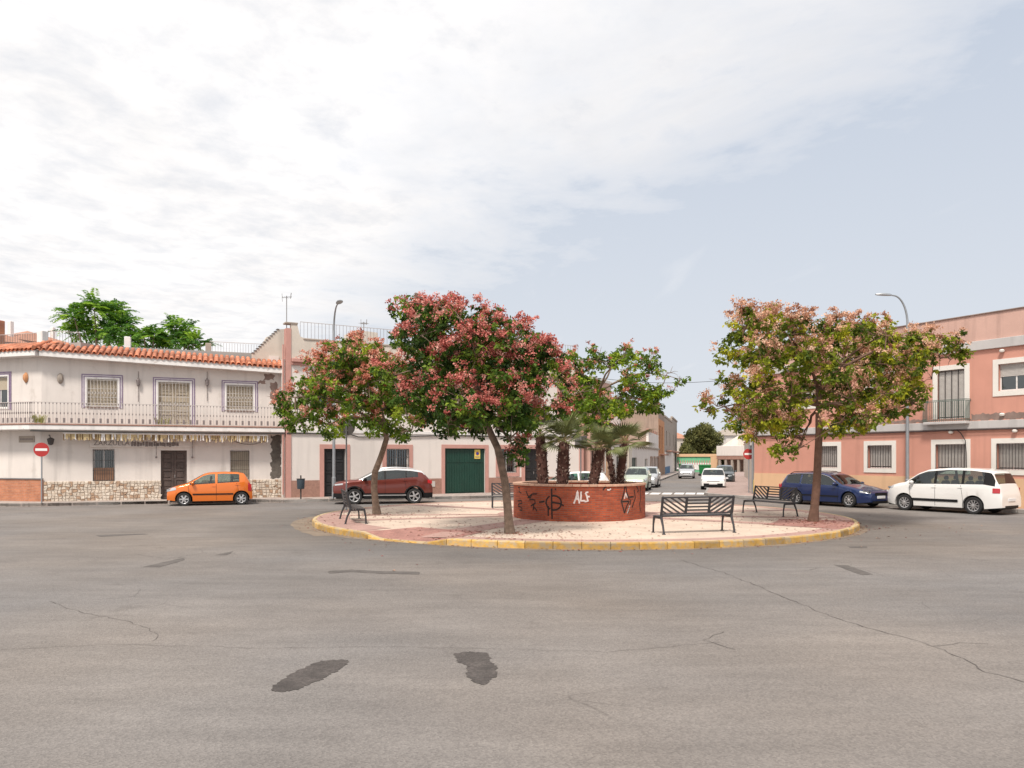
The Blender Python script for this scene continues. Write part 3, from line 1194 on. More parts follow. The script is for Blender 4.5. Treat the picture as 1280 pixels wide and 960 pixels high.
# ================================================================ SIGNS, LAMPS, BIN
def disc(mb, c, r, y0, y1, n=32, mi=0):
    """disc in the xz plane"""
    P = []
    for y in (y0, y1):
        P += [(c[0] + r * math.cos(2 * math.pi * k / n), y, c[2] + r * math.sin(2 * math.pi * k / n)) for k in range(n)]
    fs = [tuple(range(n)), tuple(range(2 * n - 1, n - 1, -1))] + [((k + 1) % n, k, n + k, n + (k + 1) % n) for k in range(n)]
    mb.add(P, fs, mi)


def no_entry(name, loc, zc, label, rz, flip=False, d=.6, shape='disc'):
    s = thing(name, label, 'road sign', loc, rz)
    MB().tube([(0, 0, 0), (0, 0, zc - loc[2] + d * .4)], .03, 10).build('post', M['galv'], s, smooth=40)
    zc -= loc[2]
    if shape == 'disc':
        mb = MB(); disc(mb, (0, 0, zc), d / 2, -.045, -.032)
        mb.build('sign_face', M['red'], s)
        mb = MB(); disc(mb, (0, 0, zc), d / 2 - .004, -.032, -.026)
        mb.build('sign_back', M['sign_back'], s)
        MB().bbox(-d * .38, d * .38, -.05, -.045, zc - d * .09, zc + d * .09, .003).build('white_bar', M['white'], s)
    elif shape == 'round_back':
        mb = MB(); disc(mb, (0, 0, zc), d / 2, .032, .045)
        mb.build('sign_plate', M['sign_back'], s)
    else:
        h = d / 2
        mb = MB(); mb.bbox(-h, h, .032, .045, zc - h, zc + h, .006)
        mb.build('sign_plate', M['sign_back'], s)
    mb = MB()
    for dz in (-.12, .12):
        mb.bbox(-.05, .05, -.033, .033, zc + dz - .02, zc + dz + .02, .004)
    mb.build('bracket', M['galv'], s)
    return s


p = at(48.5, 562, 32.75)
no_entry('no_entry_sign', (p.x, 32.95, PZ), p.z, 'round red no entry sign on a grey post before the white corner house', R(14), d=.60)
p = at(936, 567.5, 42.6)
no_entry('no_entry_sign', (p.x, 42.6, PZ), p.z, 'round red no entry sign on a post at the corner of the pink house', R(-15), d=.60)
p = at(433, 534, 28.2)
no_entry('road_sign', (p.x, 28.2, .16), p.z, 'round sign seen from its grey back behind the bench at the left tip', R(0), shape='round_back', d=.62)
p = at(726, 552.5, 34.2)
no_entry('road_sign', (p.x, 34.2, .16), p.z, 'square sign seen from its grey back behind the palms of the planter', R(-20), shape='sq', d=.56)


def lamp(loc, H_, arm, drop, label, rz, rise=1.4):
    s = thing('street_lamp', label, 'street lamp', loc, rz, 'tall grey street lamps')
    zb = H_ - rise
    MB().tube([(0, 0, 0), (0, 0, 1.0), (0, 0, 1.02), (0, 0, zb)], [.10, .095, .075, .055], 12).build('pole', M['galv'], s, smooth=40)
    MB().bbox(-.2, .2, -.2, .2, 0, .03, .01).build('base_plate', M['galv'], s)
    pts = []
    for k in range(11):
        t = k / 10
        pts.append((arm * (1 - math.cos(t * math.pi / 2)) * 1.0, 0, zb + rise * math.sin(t * math.pi / 2)))
    pts.append((arm * 1.18, 0, zb + rise + .02))
    a_ = MB().tube(pts, [.05 - .0018 * k for k in range(12)], 10).build('arm', M['galv'], s, smooth=40)
    x0 = arm * 1.12
    sg = 1 if arm > 0 else -1
    Mx = Matrix.Translation((x0, 0, zb + rise + .01)) @ Matrix.Rotation(R(-4 * sg), 4, 'Y')
    P = []
    prof = [(0, .05, .045), (.08, .10, .07), (.3, .15, .075), (.55, .14, .055), (.68, .07, .02)]
    for x, w, h in prof:
        P += [Mx @ Vector((x * sg, a, b)) for a, b in ((-w, -.02), (w, -.02), (w * .8, h * .6), (0, h), (-w * .8, h * .6))]
    fs = []
    for k in range(len(prof) - 1):
        for j in range(5):
            q = (j + 1) % 5
            fs.append((k * 5 + j, k * 5 + q, k * 5 + 5 + q, k * 5 + 5 + j))
    fs += [(4, 3, 2, 1, 0), tuple(range(20, 25))]
    MB().add(P, fs).build('lamp_head', M['galv'], s, smooth=35)
    return s


p = gp(417.3, 622, PZ)
lamp((36.9 * (417.3 - 640) / FOC, 36.9, PZ), 9.3 - PZ, .85, 0, 'tall grey street lamp behind the copper coloured suv', R(-66), 1.1)
pr = F5.world(8.87, -.34)
lamp((pr.x, pr.y, PZ), 9.12 - PZ, -.62, 0, 'tall grey street lamp between the blue estate and the white family car', 0, 1.25)

# litter bin
b_ = thing('litter_bin', 'small blue grey litter bin on a post left of the copper suv', 'litter bin', (36.0 * (376 - 640) / FOC, 36.0, PZ))
MB().tube([(0, 0, 0), (0, 0, 1.12)], .035, 8).build('post', M['iron'], b_)
mb = MB()
mb.lathe([(.15, .48), (.17, .52), (.19, .92), (.19, .95)], 14)
mb.build('bucket', mat('bin_blue', (.05, .07, .09), .5), b_, smooth=40)
mb = MB(); mb.lathe([(.205, .94), (.205, .965), (.19, .97)], 14)
mb.build('rim_hoop', M['iron'], b_)


# ================================================================ CARS
def lerp_tab(tab, x):
    if x >= tab[0][0]:
        return tab[0][1]
    for (xa, za), (xb, zb) in zip(tab[:-1], tab[1:]):
        if x >= xb:
            return za + (zb - za) * (xa - x) / max(xa - xb, 1e-6)
    return tab[-1][1]


def smooth_tab(tab, x, h=.05):
    return (lerp_tab(tab, x - h) + 2 * lerp_tab(tab, x) + lerp_tab(tab, x + h)) / 4


def car(name, label, loc, heading, S, paint, group=None, detail=True):
    L, W = S['L'], S['W']
    xf, xr, Rw = S['xf'], S['xr'], S['R']
    Ra = Rw + .065
    sill = S.get('sill', .22)
    paintm = M[paint]
    roofm = M[S.get('roof', paint)]
    root = thing(name, label, 'car', (loc[0], loc[1], 0), R(heading), group)

    def bottom(x):
        z = sill
        e = L / 2 - abs(x)
        if e < .5:
            z = sill + (.5 - e) * .12
        for xw in (xf, xr):
            d = abs(x - xw)
            if d < Ra:
                z = max(z, Rw + math.sqrt(Ra * Ra - d * d))
        return z

    def plan(x):
        xe = L / 2 - S.get('rnd', .75)
        if abs(x) < xe:
            return 1.0
        k = (abs(x) - xe) / (L / 2 - xe)
        return 1.0 - (S.get('pf', .26) if x > 0 else S.get('pr', .18)) * k ** 2.6

    def rows(x):
        zt = smooth_tab(S['top'], x)
        zb = min(smooth_tab(S['belt'], x), zt - .045)
        zs = min(bottom(x), zb - .04)
        w = W / 2 * plan(x)
        hb = zb - sill
        h = zt - zb
        r = [(w - .12, zs), (w - .02, zs), (w - .004, max(zs, sill + S.get('cladh', .16))), (w, max(zs, sill + hb * .52)), (w * .992, max(zs, sill + hb * .82)), (w * .965, zb)]
        e = min(.085, .45 * h)
        z6 = zb + min(.03, .2 * h)
        z7 = zt - e
        tum = S.get('tum', .36)
        if h < .2:
            y6, y7 = w * .955, w * .93 - (z7 - z6) * .3
        else:
            y6, y7 = w * .955, w * .95 - (z7 - z6) * tum
        r += [(y6, z6), (y7, z7), (y7 - .035 - e * .2, zt - e * .42), ((y7 - .035) * .82, zt - e * .12), (y7 * .42, zt - .005), (0, zt)]
        return r
    xs = set()
    n = 60 if detail else 36
    for i in range(n + 1):
        xs.add(round(-L / 2 + L * i / n, 4))
    for xw in (xf, xr):
        for k in range(0, 13):
            xs.add(round(xw + Ra * math.cos(math.pi * k / 12), 4))
        xs.add(round(xw + Ra + .001, 4)); xs.add(round(xw - Ra - .001, 4))
    for a, b in S['wins']:
        xs.add(a); xs.add(b)
    for k in ('cowl', 'rf', 'rr', 'rb'):
        xs.add(S[k])
    xs.add(L / 2 - .02); xs.add(-L / 2 + .02)
    xs = sorted(xs)
    xs = [x for i, x in enumerate(xs) if i == 0 or x - xs[i - 1] > .0008]
    grid = [rows(x) for x in xs]
    NR = 12
    parts = {}

    def put(part, quad):
        parts.setdefault(part, []).append(quad)
    for i in range(len(xs) - 1):
        xm = (xs[i] + xs[i + 1]) / 2
        g0, g1 = grid[i], grid[i + 1]
        for j in range(NR - 1):
            part = 'body'
            zt = smooth_tab(S['top'], xm); zb = smooth_tab(S['belt'], xm)
            if j == 6 and zt - zb > .16:
                for wi, (a, b) in enumerate(S['wins']):
                    if a < xm < b:
                        part = 'window%d' % wi
                if part == 'body' and S.get('pillar') and S['wins'][-1][0] - S.get('pback', 0) < xm < S['wins'][0][1]:
                    part = 'pillar%d' % sum(xm < a for a, b in S['wins'])
            if j >= 8 and S['rf'] < xm < S['cowl']:
                part = 'windscreen'
            if j >= 8 and S['rb'] < xm < S['rr']:
                part = 'rear_window'
            if part == 'body' and j >= 7 and S.get('roof') and S['rr'] - .1 < xm < S['cowl'] and zt > S['belt'][0][1] + .1:
                part = 'roof'
            if j <= 1 and S.get('clad'):
                part = 'lower_trim'
            for s in (1, -1):
                q = [(xs[i], s * g0[j][0], g0[j][1]), (xs[i], s * g0[j + 1][0], g0[j + 1][1]), (xs[i + 1], s * g1[j + 1][0], g1[j + 1][1]), (xs[i + 1], s * g1[j][0], g1[j][1])]
                if s < 0:
                    q.reverse()
                put(part + ('_L' if s > 0 else '_R') if part.startswith(('window', 'pillar')) else part, q)
    for i, sg in ((0, -1), (len(xs) - 1, 1)):
        g = grid[i]
        ring = [(xs[i], g[j][0], g[j][1]) for j in range(1, NR)] + [(xs[i], -g[j][0], g[j][1]) for j in range(NR - 2, 0, -1)]
        # front (+x) cap must face +x
        put('body', ring if sg > 0 else ring[::-1])
    mats_ = {'body': paintm, 'roof': roofm, 'lower_trim': M['plastic'], 'pillar': M['plastic'], 'windscreen': S.get('glass', CARGLASS), 'rear_window': S.get('glass', CARGLASS)}
    for part, quads in parts.items():
        index, V_, F_ = {}, [], []
        for q in quads:
            f = []
            for v in q:
                k = (round(v[0], 4), round(v[1], 4), round(v[2], 4))
                if k not in index:
                    index[k] = len(V_)
                    V_.append(v)
                if not f or f[-1] != index[k]:
                    f.append(index[k])
            if f[0] == f[-1]:
                f.pop()
            if len(set(f)) >= 3:
                F_.append(tuple(f))
        mb = MB().add(V_, F_)
        nm = 'window' if part.startswith('window') else 'pillar' if part.startswith('pillar') else part
        mb.build(nm, mats_.get(nm, S.get('glass', CARGLASS)), root, smooth=38)

    def side(x, z):
        """outer y of the body at x,z"""
        r = rows(x)
        for (y0, z0), (y1, z1) in zip(r[1:], r[2:]):
            if z0 <= z <= z1 and z1 > z0:
                return y0 + (y1 - y0) * (z - z0) / (z1 - z0)
        return r[3][0]

    def side_patch(part, m_, x0, x1, zf0, zf1, off=.006, sides=(1, -1), nx=6, nz=2, sep=True):
        mb = MB()
        for s in sides:
            if sep:
                mb = MB()
            P, fs = [], []
            for i in range(nx + 1):
                x = x0 + (x1 - x0) * i / nx
                za, zb_ = zf0(i / nx), zf1(i / nx)
                for k in range(nz + 1):
                    z = za + (zb_ - za) * k / nz
                    y = side(x, z)
                    endk = max(0, abs(x) - (L / 2 - .5)) / .5
                    P.append((x + off * 1.5 * endk * (1 if x > 0 else -1), s * (y + off), z))
            for i in range(nx):
                for k in range(nz):
                    a = i * (nz + 1) + k
                    q = (a, a + 1, a + nz + 2, a + nz + 1)
                    fs.append(q if s * (x1 - x0) > 0 else q[::-1])
            mb.add(P, fs)
            if sep:
                mb.build(part, m_, root, smooth=60)
        if not sep:
            mb.build(part, m_, root, smooth=60)
    # underbody, cabin tub and seats
    mb = MB()
    mb.box(-L / 2 + .12, L / 2 - .12, -W / 2 + .26, W / 2 - .26, sill - .02, .62)
    mb.box(xr + Ra, xf - Ra, -W / 2 + .06, W / 2 - .06, sill - .03, .6)
    for xw in (xf, xr):
        for s in (1, -1):
            pts_ = [(xw + (Ra + .004) * math.cos(math.pi * k / 12), Rw + (Ra + .004) * math.sin(math.pi * k / 12)) for k in range(13)]
            P = [(x, s * (W / 2 * plan(xw) - .03), z) for x, z in pts_] + [(x, s * (W / 2 - .30), z) for x, z in pts_]
            mb.add(P, [(k, k + 1, k + 14, k + 13) for k in range(12)])
    mb.build('underbody', M['plastic'], root)
    zb0 = lerp_tab(S['belt'], 0)
    mb = MB()
    for y in (-.36, .36):
        for xq in (.05, -.85):
            if xq < S['rr'] + .25:
                continue
            mb.bbox(xq - .12, xq + .02, y - .24, y + .24, .55, zb0 + .16, .05)
            mb.bbox(xq - .12, xq - .03, y - .12, y + .12, zb0 + .18, zb0 + .34, .03)
    mb.bbox(S['rf'] + .05, S['cowl'] - .05, -W / 2 + .2, W / 2 - .2, .6, zb0 - .03, .03)
    mb.bbox(S['rb'] + .2, S['rf'] + .3, -W / 2 + .18, W / 2 - .18, .5, .62, .02)
    st_ = MB().lathe([(.17, -.012), (.19, 0), (.17, .012)], 16, M=Matrix.Translation((S['rf'] - .02, .36, zb0 + .04)) @ Matrix.Rotation(R(70), 4, 'Y'), close=False)
    mb.build('seats', M['interior'], root)
    # wheels
    for xw in (xf, xr):
        for s in (1, -1):
            wh = bpy.data.objects.new('wheel', None)
            COL.objects.link(wh)
            wh.parent = root
            wh.location = (xw, s * (W / 2 * min(plan(xw), 1) - .115), Rw)
            key = ('wheel', S.get('spokes', 5), Rw, s)
            if key not in KIDS:
                A_ = Matrix.Rotation(R(-90 * s), 4, 'X')      # z -> outward
                ty = MB().lathe([(Rw * .66, -.1), (Rw * .93, -.1), (Rw, -.07), (Rw, .07), (Rw * .93, .1), (Rw * .70, .098), (Rw * .66, .08)], 32, M=A_, close=False)
                ri = MB()
                ri.lathe([(Rw * .70, .096), (Rw * .70, .085), (Rw * .60, .07), (Rw * .60, .0)], 32, M=A_, close=False)
                ri.lathe([(Rw * .16, .07), (Rw * .14, .09), (.012, .095)], 16, M=A_)
                ns_ = S.get('spokes', 5)
                for k in range(ns_):
                    Mk = A_ @ Matrix.Rotation(2 * math.pi * k / ns_, 4, 'Z')
                    w1, w2 = (.055, .075) if ns_ <= 6 else (.028, .034)
                    ri.add([Mk @ Vector(v) for v in ((Rw * .1, -w1 / 2, .085), (Rw * .1, w1 / 2, .085), (Rw * .64, w2 / 2, .08), (Rw * .64, -w2 / 2, .08),
                                                    (Rw * .1, -w1 / 2, .05), (Rw * .1, w1 / 2, .05), (Rw * .64, w2 / 2, .05), (Rw * .64, -w2 / 2, .05))],
                           [(0, 3, 2, 1), (0, 1, 5, 4), (2, 3, 7, 6), (1, 2, 6, 5), (3, 0, 4, 7)])
                di = MB().lathe([(.01, .02), (Rw * .62, .02)], 24, M=A_, close=False)
                KIDS[key] = (ty.mesh('tyre', M['tyre'], 40), ri.mesh('rim', M['alloy'], 40), di.mesh('brake_disc', M['plastic']))
                for me_ in KIDS[key][1:]:
                    pass
            for nm, me_ in zip(('tyre', 'rim', 'brake_disc'), KIDS[key]):
                o = link(nm, me_, wh)
    # lights, plates, grille
    hl = S['head']      # (x0,x1,zlo0,zhi0,zlo1,zhi1)
    side_patch('headlight', M['lamp_glass'], hl[0], hl[1], lambda t: hl[2] + (hl[4] - hl[2]) * t, lambda t: hl[3] + (hl[5] - hl[3]) * t, .008, nx=8)
    tl = S['tail']
    side_patch('tail_light', M['tail_red'], tl[0], tl[1], lambda t: tl[2] + (tl[4] - tl[2]) * t, lambda t: tl[3] + (tl[5] - tl[3]) * t, .008, nx=6)
    xfr, xre = L / 2, -L / 2
    wfr = W / 2 * plan(xfr)
    gz = S['grille']
    mb = MB()
    mb.bbox(xfr - .01, xfr + .012, -gz[2] / 2, gz[2] / 2, gz[0], gz[1], .02)
    mb.bbox(xfr - .01, xfr + .010, -wfr * .85, wfr * .85, .2, .2 + S.get('lowgr', .1), .02)
    mb.build('grille', M['plastic'], root)
    for sgn, z_ in ((1, S['plate'][0]), (-1, S['plate'][1])):
        x_ = xfr if sgn > 0 else xre
        MB().bbox(min(x_, x_ + sgn * .022), max(x_, x_ + sgn * .022), -.26, .26, z_, z_ + .11, .004).build('number_plate', M['plate'], root)
    mb = MB()
    mb.bbox(xre - .012, xre + .01, -wfr * .8, wfr * .8, .24, .24 + S.get('lowgr', .1), .02)
    mb.build('rear_valance', M['plastic'], root)
    # mirrors and handles
    if detail:
        mx = S['mirror']
        zb_ = smooth_tab(S['belt'], mx)
        for s in (1, -1):
            y0 = W / 2 * .95
            Mm = Matrix.Translation((mx, s * (y0 + .10), zb_ + .09))
            mb = MB().bbox(-.06, .06, -.10, .10, -.06, .08, .035, M=Mm)
            mb.bbox(-.025, .025, -.16 if s > 0 else .02, -.02 if s > 0 else .16, -.07, -.03, .01, M=Mm)
            mb.build('side_mirror', M[S.get('mircol', paint)], root, smooth=50)
        for hx in S['handles']:
            zq = smooth_tab(S['belt'], hx) - .10
            side_patch('door_handle', M[S.get('handcol', paint)], hx - .09, hx + .09, lambda t: zq, lambda t: zq + .03, .028, nx=2, nz=1)
        mb_s = []
        for sx, lean in S['seams']:
            zq = smooth_tab(S['belt'], sx)
            for s in (1, -1):
                mb = MB()
                P, fs = [], []
                for k in range(9):
                    z = sill + .03 + (zq - sill - .04) * k / 8
                    for dx in (-.006, .006):
                        xx = sx + dx + lean * (k / 8) ** 2
                        P.append((xx, s * (side(xx, z) + .004), z))
                fs = [(2 * k, 2 * k + 1, 2 * k + 3, 2 * k + 2)[::(-1 if s > 0 else 1)] for k in range(8)]
                mb.add(P, fs).build('door_seam', M['plastic'], root)
        if S.get('mould'):
            a, b, z0, z1 = S['mould']
            side_patch('side_moulding', M['plastic'], a, b, lambda t: z0, lambda t: z1, .018, nx=14, nz=1)
        if S.get('brightline'):
            a, b, z0, z1 = S['brightline']
            side_patch('sill_strip', M['alloy'], a, b, lambda t: z0, lambda t: z1, .022, nx=12, nz=1)
        if S.get('chrome'):
            a, b = S['chrome']
            for s in (1, -1):
                mb = MB()
                pts_ = []
                for k in range(15):
                    x = a + (b - a) * k / 14
                    zt = smooth_tab(S['top'], x) - .085
                    pts_.append((x, s * (side(x, zt - .01) + .012), zt + .005))
                mb.tube(pts_, .012, 5)
                mb.build('window_trim', M['alloy'], root)
        if S.get('rails'):
            a, b = S['rails']
            for s in (1, -1):
                pts_ = [(x, s * (W / 2 * .72), smooth_tab(S['top'], x) + (.03 if 0 < k < 8 else -.03)) for k, x in enumerate([a + (b - a) * q / 8 for q in range(9)])]
                MB().tube(pts_, .016, 6).build('roof_rail', M[S.get('railcol', 'plastic')], root, smooth=50)
        if S.get('arch'):
            for xw in (xf, xr):
                for s in (1, -1):
                    P = []
                    for k in range(17):
                        a = math.pi * k / 16
                        for rr in (Ra - .004, Ra + .055):
                            x, z = xw + rr * math.cos(a), Rw + rr * math.sin(a)
                            P.append((x, s * (max(side(x, z), W / 2 * plan(x) * .985) + .012), z))
                    fs = [(2 * k, 2 * k + 2, 2 * k + 3, 2 * k + 1)[::(1 if s > 0 else -1)] for k in range(16)]
                    MB().add(P, fs).build('arch_trim', M['plastic'], root, smooth=60)
    return root


CARGLASS = glass_mat('car_glass', (.50, .58, .54), .05)
CARGLASS_D = glass_mat('tinted_car_glass', (.16, .19, .19), .06)


def paintmat(name, col, metal=.25, rough=.28):
    M[name] = mat(name, col, rough, .03, 1.0, metal=metal, coat=.8, dirt=(5, .62, tuple(c * .75 for c in col), .25))


paintmat('orange_paint', (.72, .17, .018), .15)
paintmat('copper_paint', (.15, .027, .019), .3)
paintmat('blue_paint_car', (.008, .024, .10), .3)
paintmat('white_paint', (.78, .77, .75), 0)
paintmat('silver_paint', (.55, .56, .57), .5)
paintmat('pale_green_paint', (.45, .52, .42), .2)
paintmat('dark_car_paint', (.035, .045, .05), .3)
paintmat('silver_roof', (.74, .74, .74), .2)

HATCH = dict(L=3.5, W=1.6, xf=1.07, xr=-1.28, R=.29, sill=.2, rnd=.8, tum=.38,
             top=[(1.75, .56), (1.72, .68), (1.62, .78), (1.35, .88), (.98, .97), (.30, 1.38), (.05, 1.45), (-.55, 1.48), (-1.15, 1.455), (-1.42, 1.40), (-1.63, 1.06), (-1.71, .88), (-1.75, .56)],
             belt=[(1.75, .62), (1.3, .80), (.9, .88), (-.4, .95), (-1.45, 1.01), (-1.75, .8)],
             cowl=.96, rf=.30, rr=-1.44, rb=-1.64, wins=[(-.20, .84), (-1.20, -.29)], head=(1.745, 1.38, .62, .72, .70, .84), tail=(-1.56, -1.70, .62, 1.0, .60, .90),
             grille=(.50, .58, .7), plate=(.40, .62), mirror=.72, handles=(-.14, -1.1), seams=((-.245, 0), (.86, .04), (-1.2, .12)), mould=(-.95, .72, .47, .53), spokes=6, mircol='orange_paint')
SUV = dict(L=4.45, W=1.84, xf=1.29, xr=-1.385, R=.355, sill=.27, rnd=.8, tum=.42, clad=True, cladh=.23, arch=True, roof='silver_roof', pillar=True,
           top=[(2.22, .78), (2.19, .93), (2.02, 1.02), (1.5, 1.09), (1.12, 1.13), (.35, 1.52), (.05, 1.59), (-.6, 1.62), (-1.25, 1.585), (-1.75, 1.50), (-2.02, 1.20), (-2.15, 1.02), (-2.22, .72)],
           belt=[(2.22, .80), (1.6, .98), (1.1, 1.02), (0, 1.07), (-1.5, 1.19), (-2.22, 1.0)],
           cowl=1.10, rf=.33, rr=-1.76, rb=-2.03, wins=[(-.02, .95), (-.98, -.12), (-1.55, -1.04)], head=(2.20, 1.80, .84, .90, .88, .95), tail=(-1.98, -2.19, .94, 1.10, .90, 1.06),
           grille=(.52, .80, 1.0), plate=(.45, .72), mirror=.82, handles=(-.02, -.95), seams=((-.07, 0), (.98, .03), (-1.03, .10)), brightline=(-1.0, .9, .38, .425), spokes=5, glass=None, mircol='plastic', rails=(.1, -1.5), railcol='alloy')
ESTATE = dict(L=4.68, W=1.75, xf=1.43, xr=-1.27, R=.315, sill=.2, rnd=.85, tum=.40,
              top=[(2.34, .52), (2.31, .64), (2.12, .73), (1.55, .87), (1.08, .95), (.36, 1.36), (.0, 1.44), (-.8, 1.465), (-1.55, 1.43), (-1.93, 1.36), (-2.17, 1.0), (-2.29, .86), (-2.34, .56)],
              belt=[(2.34, .60), (1.5, .80), (1.0, .87), (-.4, .90), (-1.9, .93), (-2.34, .8)],
              cowl=1.06, rf=.36, rr=-1.95, rb=-2.18, wins=[(-.12, .92), (-1.02, -.20), (-1.86, -1.10)], head=(2.31, 1.92, .60, .70, .66, .77), tail=(-2.12, -2.31, .70, .92, .66, .88),
              grille=(.52, .64, .8), plate=(.40, .60), mirror=.80, handles=(-.12, -1.02), seams=((-.16, 0), (.90, .04), (-1.10, .10)), mould=(-.95, .95, .42, .48), spokes=8, chrome=(.75, -1.85), rails=(-.1, -1.75), mircol='blue_paint_car')
MPV = dict(pback=.38, L=4.37, W=1.79, xf=1.36, xr=-1.25, R=.32, sill=.22, rnd=.8, tum=.26, pillar=True, pf=.3,
           top=[(2.18, .68), (2.15, .86), (2.03, 1.0), (1.7, 1.09), (1.38, 1.14), (.84, 1.52), (.50, 1.65), (-.3, 1.72), (-1.2, 1.70), (-1.84, 1.62), (-2.04, 1.16), (-2.13, 1.0), (-2.18, .62)],
           belt=[(2.18, .74), (1.6, .96), (1.2, 1.03), (0, 1.06), (-1.6, 1.08), (-2.18, .98)],
           cowl=1.36, rf=.80, rr=-1.88, rb=-2.05, wins=[(.20, 1.18), (-.82, .10), (-1.60, -.92)], head=(2.12, 1.85, .84, .93, .90, .99), tail=(-1.90, -2.12, .80, .98, .80, .98),
           grille=(.55, .62, .7), plate=(.42, .50), mirror=1.02, handles=(.18, -.80), seams=((.14, 0), (1.10, .04), (-.90, .10)), mould=(-.72, 1.02, .42, .52), spokes=10, mircol='white_paint')
BOXY = dict(L=3.75, W=1.62, xf=1.12, xr=-1.26, R=.28, sill=.2, rnd=.45, tum=.34, pf=.12, pr=.1,
            top=[(1.87, .56), (1.85, .70), (1.7, .78), (1.2, .88), (.95, .92), (.40, 1.31), (.1, 1.38), (-.8, 1.40), (-1.4, 1.36), (-1.72, .98), (-1.83, .86), (-1.87, .5)],
            belt=[(1.87, .6), (1.1, .82), (.9, .85), (-1.4, .92), (-1.87, .8)],
            cowl=.93, rf=.40, rr=-1.42, rb=-1.73, wins=[(-.05, .80), (-1.15, -.13)], head=(1.86, 1.72, .60, .70, .62, .70), tail=(-1.72, -1.86, .6, .9, .6, .8),
            grille=(.56, .62, .8), plate=(.36, .6), mirror=.68, handles=(.02,), seams=((-.09, 0), (.82, 0)), lowgr=.22, spokes=6, mircol='plastic')
for s_ in (HATCH, ESTATE, MPV, BOXY):
    s_['glass'] = CARGLASS
SUV['glass'] = CARGLASS_D

GC = 'cars parked around the square'
GS = 'cars in the side street'
car('parked_car', 'bright orange five door hatchback parked before the white corner house', (-13.50, 34.40), 200.6, HATCH, 'orange_paint', GC)
car('parked_car', 'copper red suv with pale roof parked behind the left tree trunk', (-5.98, 35.55), 192, SUV, 'copper_paint', GC)
car('parked_car', 'dark blue estate car with roof rails beside the pink house', (14.17, 33.95), -60, ESTATE, 'blue_paint_car', GC)
car('parked_car', 'white family car with black window pillars parked furthest right by the pink house', (17.10, 29.95), 123.5, MPV, 'white_paint', GC)
h2 = dict(HATCH); h2['mircol'] = 'white_paint'; h2['glass'] = glass_mat('green_car_glass', (.35, .62, .55), .05)
car('parked_car', 'white car with greenish windows showing only its top behind the planter', (2.9, 38.2), 190, {**h2, 'L': 3.9, 'top': [(a * 1.11, b * .97) for a, b in HATCH['top']]}, 'white_paint', GC)
sa = math.degrees(math.atan2(.9665, .2566))
h3 = dict(HATCH); h3['mircol'] = 'pale_green_paint'
car('street_car', 'pale green hatchback parked facing out of the street behind the planter edge', (8.1, 49.6), sa + 180, {**h3, 'top': [(a, b * 1.03) for a, b in HATCH['top']]}, 'pale_green_paint', GS)
h4 = dict(HATCH); h4['mircol'] = 'silver_paint'
car('street_car', 'silver hatchback parked right behind the pale green car', (9.75, 55.0), sa + 180, h4, 'silver_paint', GS)
h5 = dict(HATCH); h5['mircol'] = 'white_paint'
car('street_car', 'small silver white car facing the square in front of the green bins', (17.75, 78.0), sa + 180, {**h5}, 'silver_paint', GS)
car('street_car', 'white older boxy hatchback with black bumper facing the square', (13.55, 51.7), sa + 180, BOXY, 'white_paint', GS)
h6 = dict(HATCH); h6['mircol'] = 'dark_car_paint'
car('street_car', 'dark hatchback parked behind the white boxy hatchback', (17.55, 63.4), sa + 180, h6, 'dark_car_paint', GS)


# ================================================================ BUILDINGS
class Bld:
    def __init__(self, name, label, cat, fac, group=None):
        self.root = thing(name, label, cat, (fac.A.x, fac.A.y, 0), 0, group)
        self.f0 = fac
        self.use(fac)

    def use(self, fac):
        self.f = fac
        d = fac.A - self.f0.A
        self.frame = (d.x, d.y, 0, fac.rot)
        return self

    def part(self, name, mb, m_, smooth=None, parent=None):
        if parent is not None:
            return mb.build(name, m_, parent, None, smooth)
        return mb.build(name, m_, self.root, self.frame, smooth)

    def empty(self, name, loc=(0, 0, 0)):
        """unused"""


def wall_mb(u0, u1, z0, z1, holes, depth=.25, reveal=.22, back=None, top=None):
    """front skin at y=0 with real openings and reveals; top follows top(u) if given"""
    mb = MB()
    us = sorted({u0, u1} | {h[0] for h in holes} | {h[1] for h in holes})
    us = [u for u in us if u0 <= u <= u1]
    zs = sorted({z0, z1} | {h[2] for h in holes} | {h[3] for h in holes})
    zs = [z for z in zs if z0 <= z <= z1]
    tp = top or (lambda u: z1)
    for a, b in zip(us[:-1], us[1:]):
        for c, d in zip(zs[:-1], zs[1:]):
            um, zm = (a + b) / 2, (c + d) / 2
            if any(h[0] < um < h[1] and h[2] < zm < h[3] for h in holes):
                continue
            da, db = (tp(a), tp(b)) if d == zs[-1] else (d, d)
            mb.add([(a, 0, c), (b, 0, c), (b, 0, db), (a, 0, da)], [(0, 1, 2, 3)])
    for a, b, c, d in [h[:4] for h in holes]:
        r = reveal
        mb.add([(a, 0, c), (a, r, c), (a, r, d), (a, 0, d), (b, 0, c), (b, r, c), (b, r, d), (b, 0, d)],
               [(0, 1, 2, 3), (7, 6, 5, 4), (0, 4, 5, 1), (3, 2, 6, 7)])
    # returns, top and back so the body is closed
    D_ = back or depth
    mb.add([(u0, 0, z0), (u0, D_, z0), (u0, D_, tp(u0)), (u0, 0, tp(u0)), (u1, 0, z0), (u1, D_, z0), (u1, D_, tp(u1)), (u1, 0, tp(u1))],
           [(3, 2, 1, 0), (4, 5, 6, 7), (3, 7, 6, 2), (1, 2, 6, 5)])
    return mb


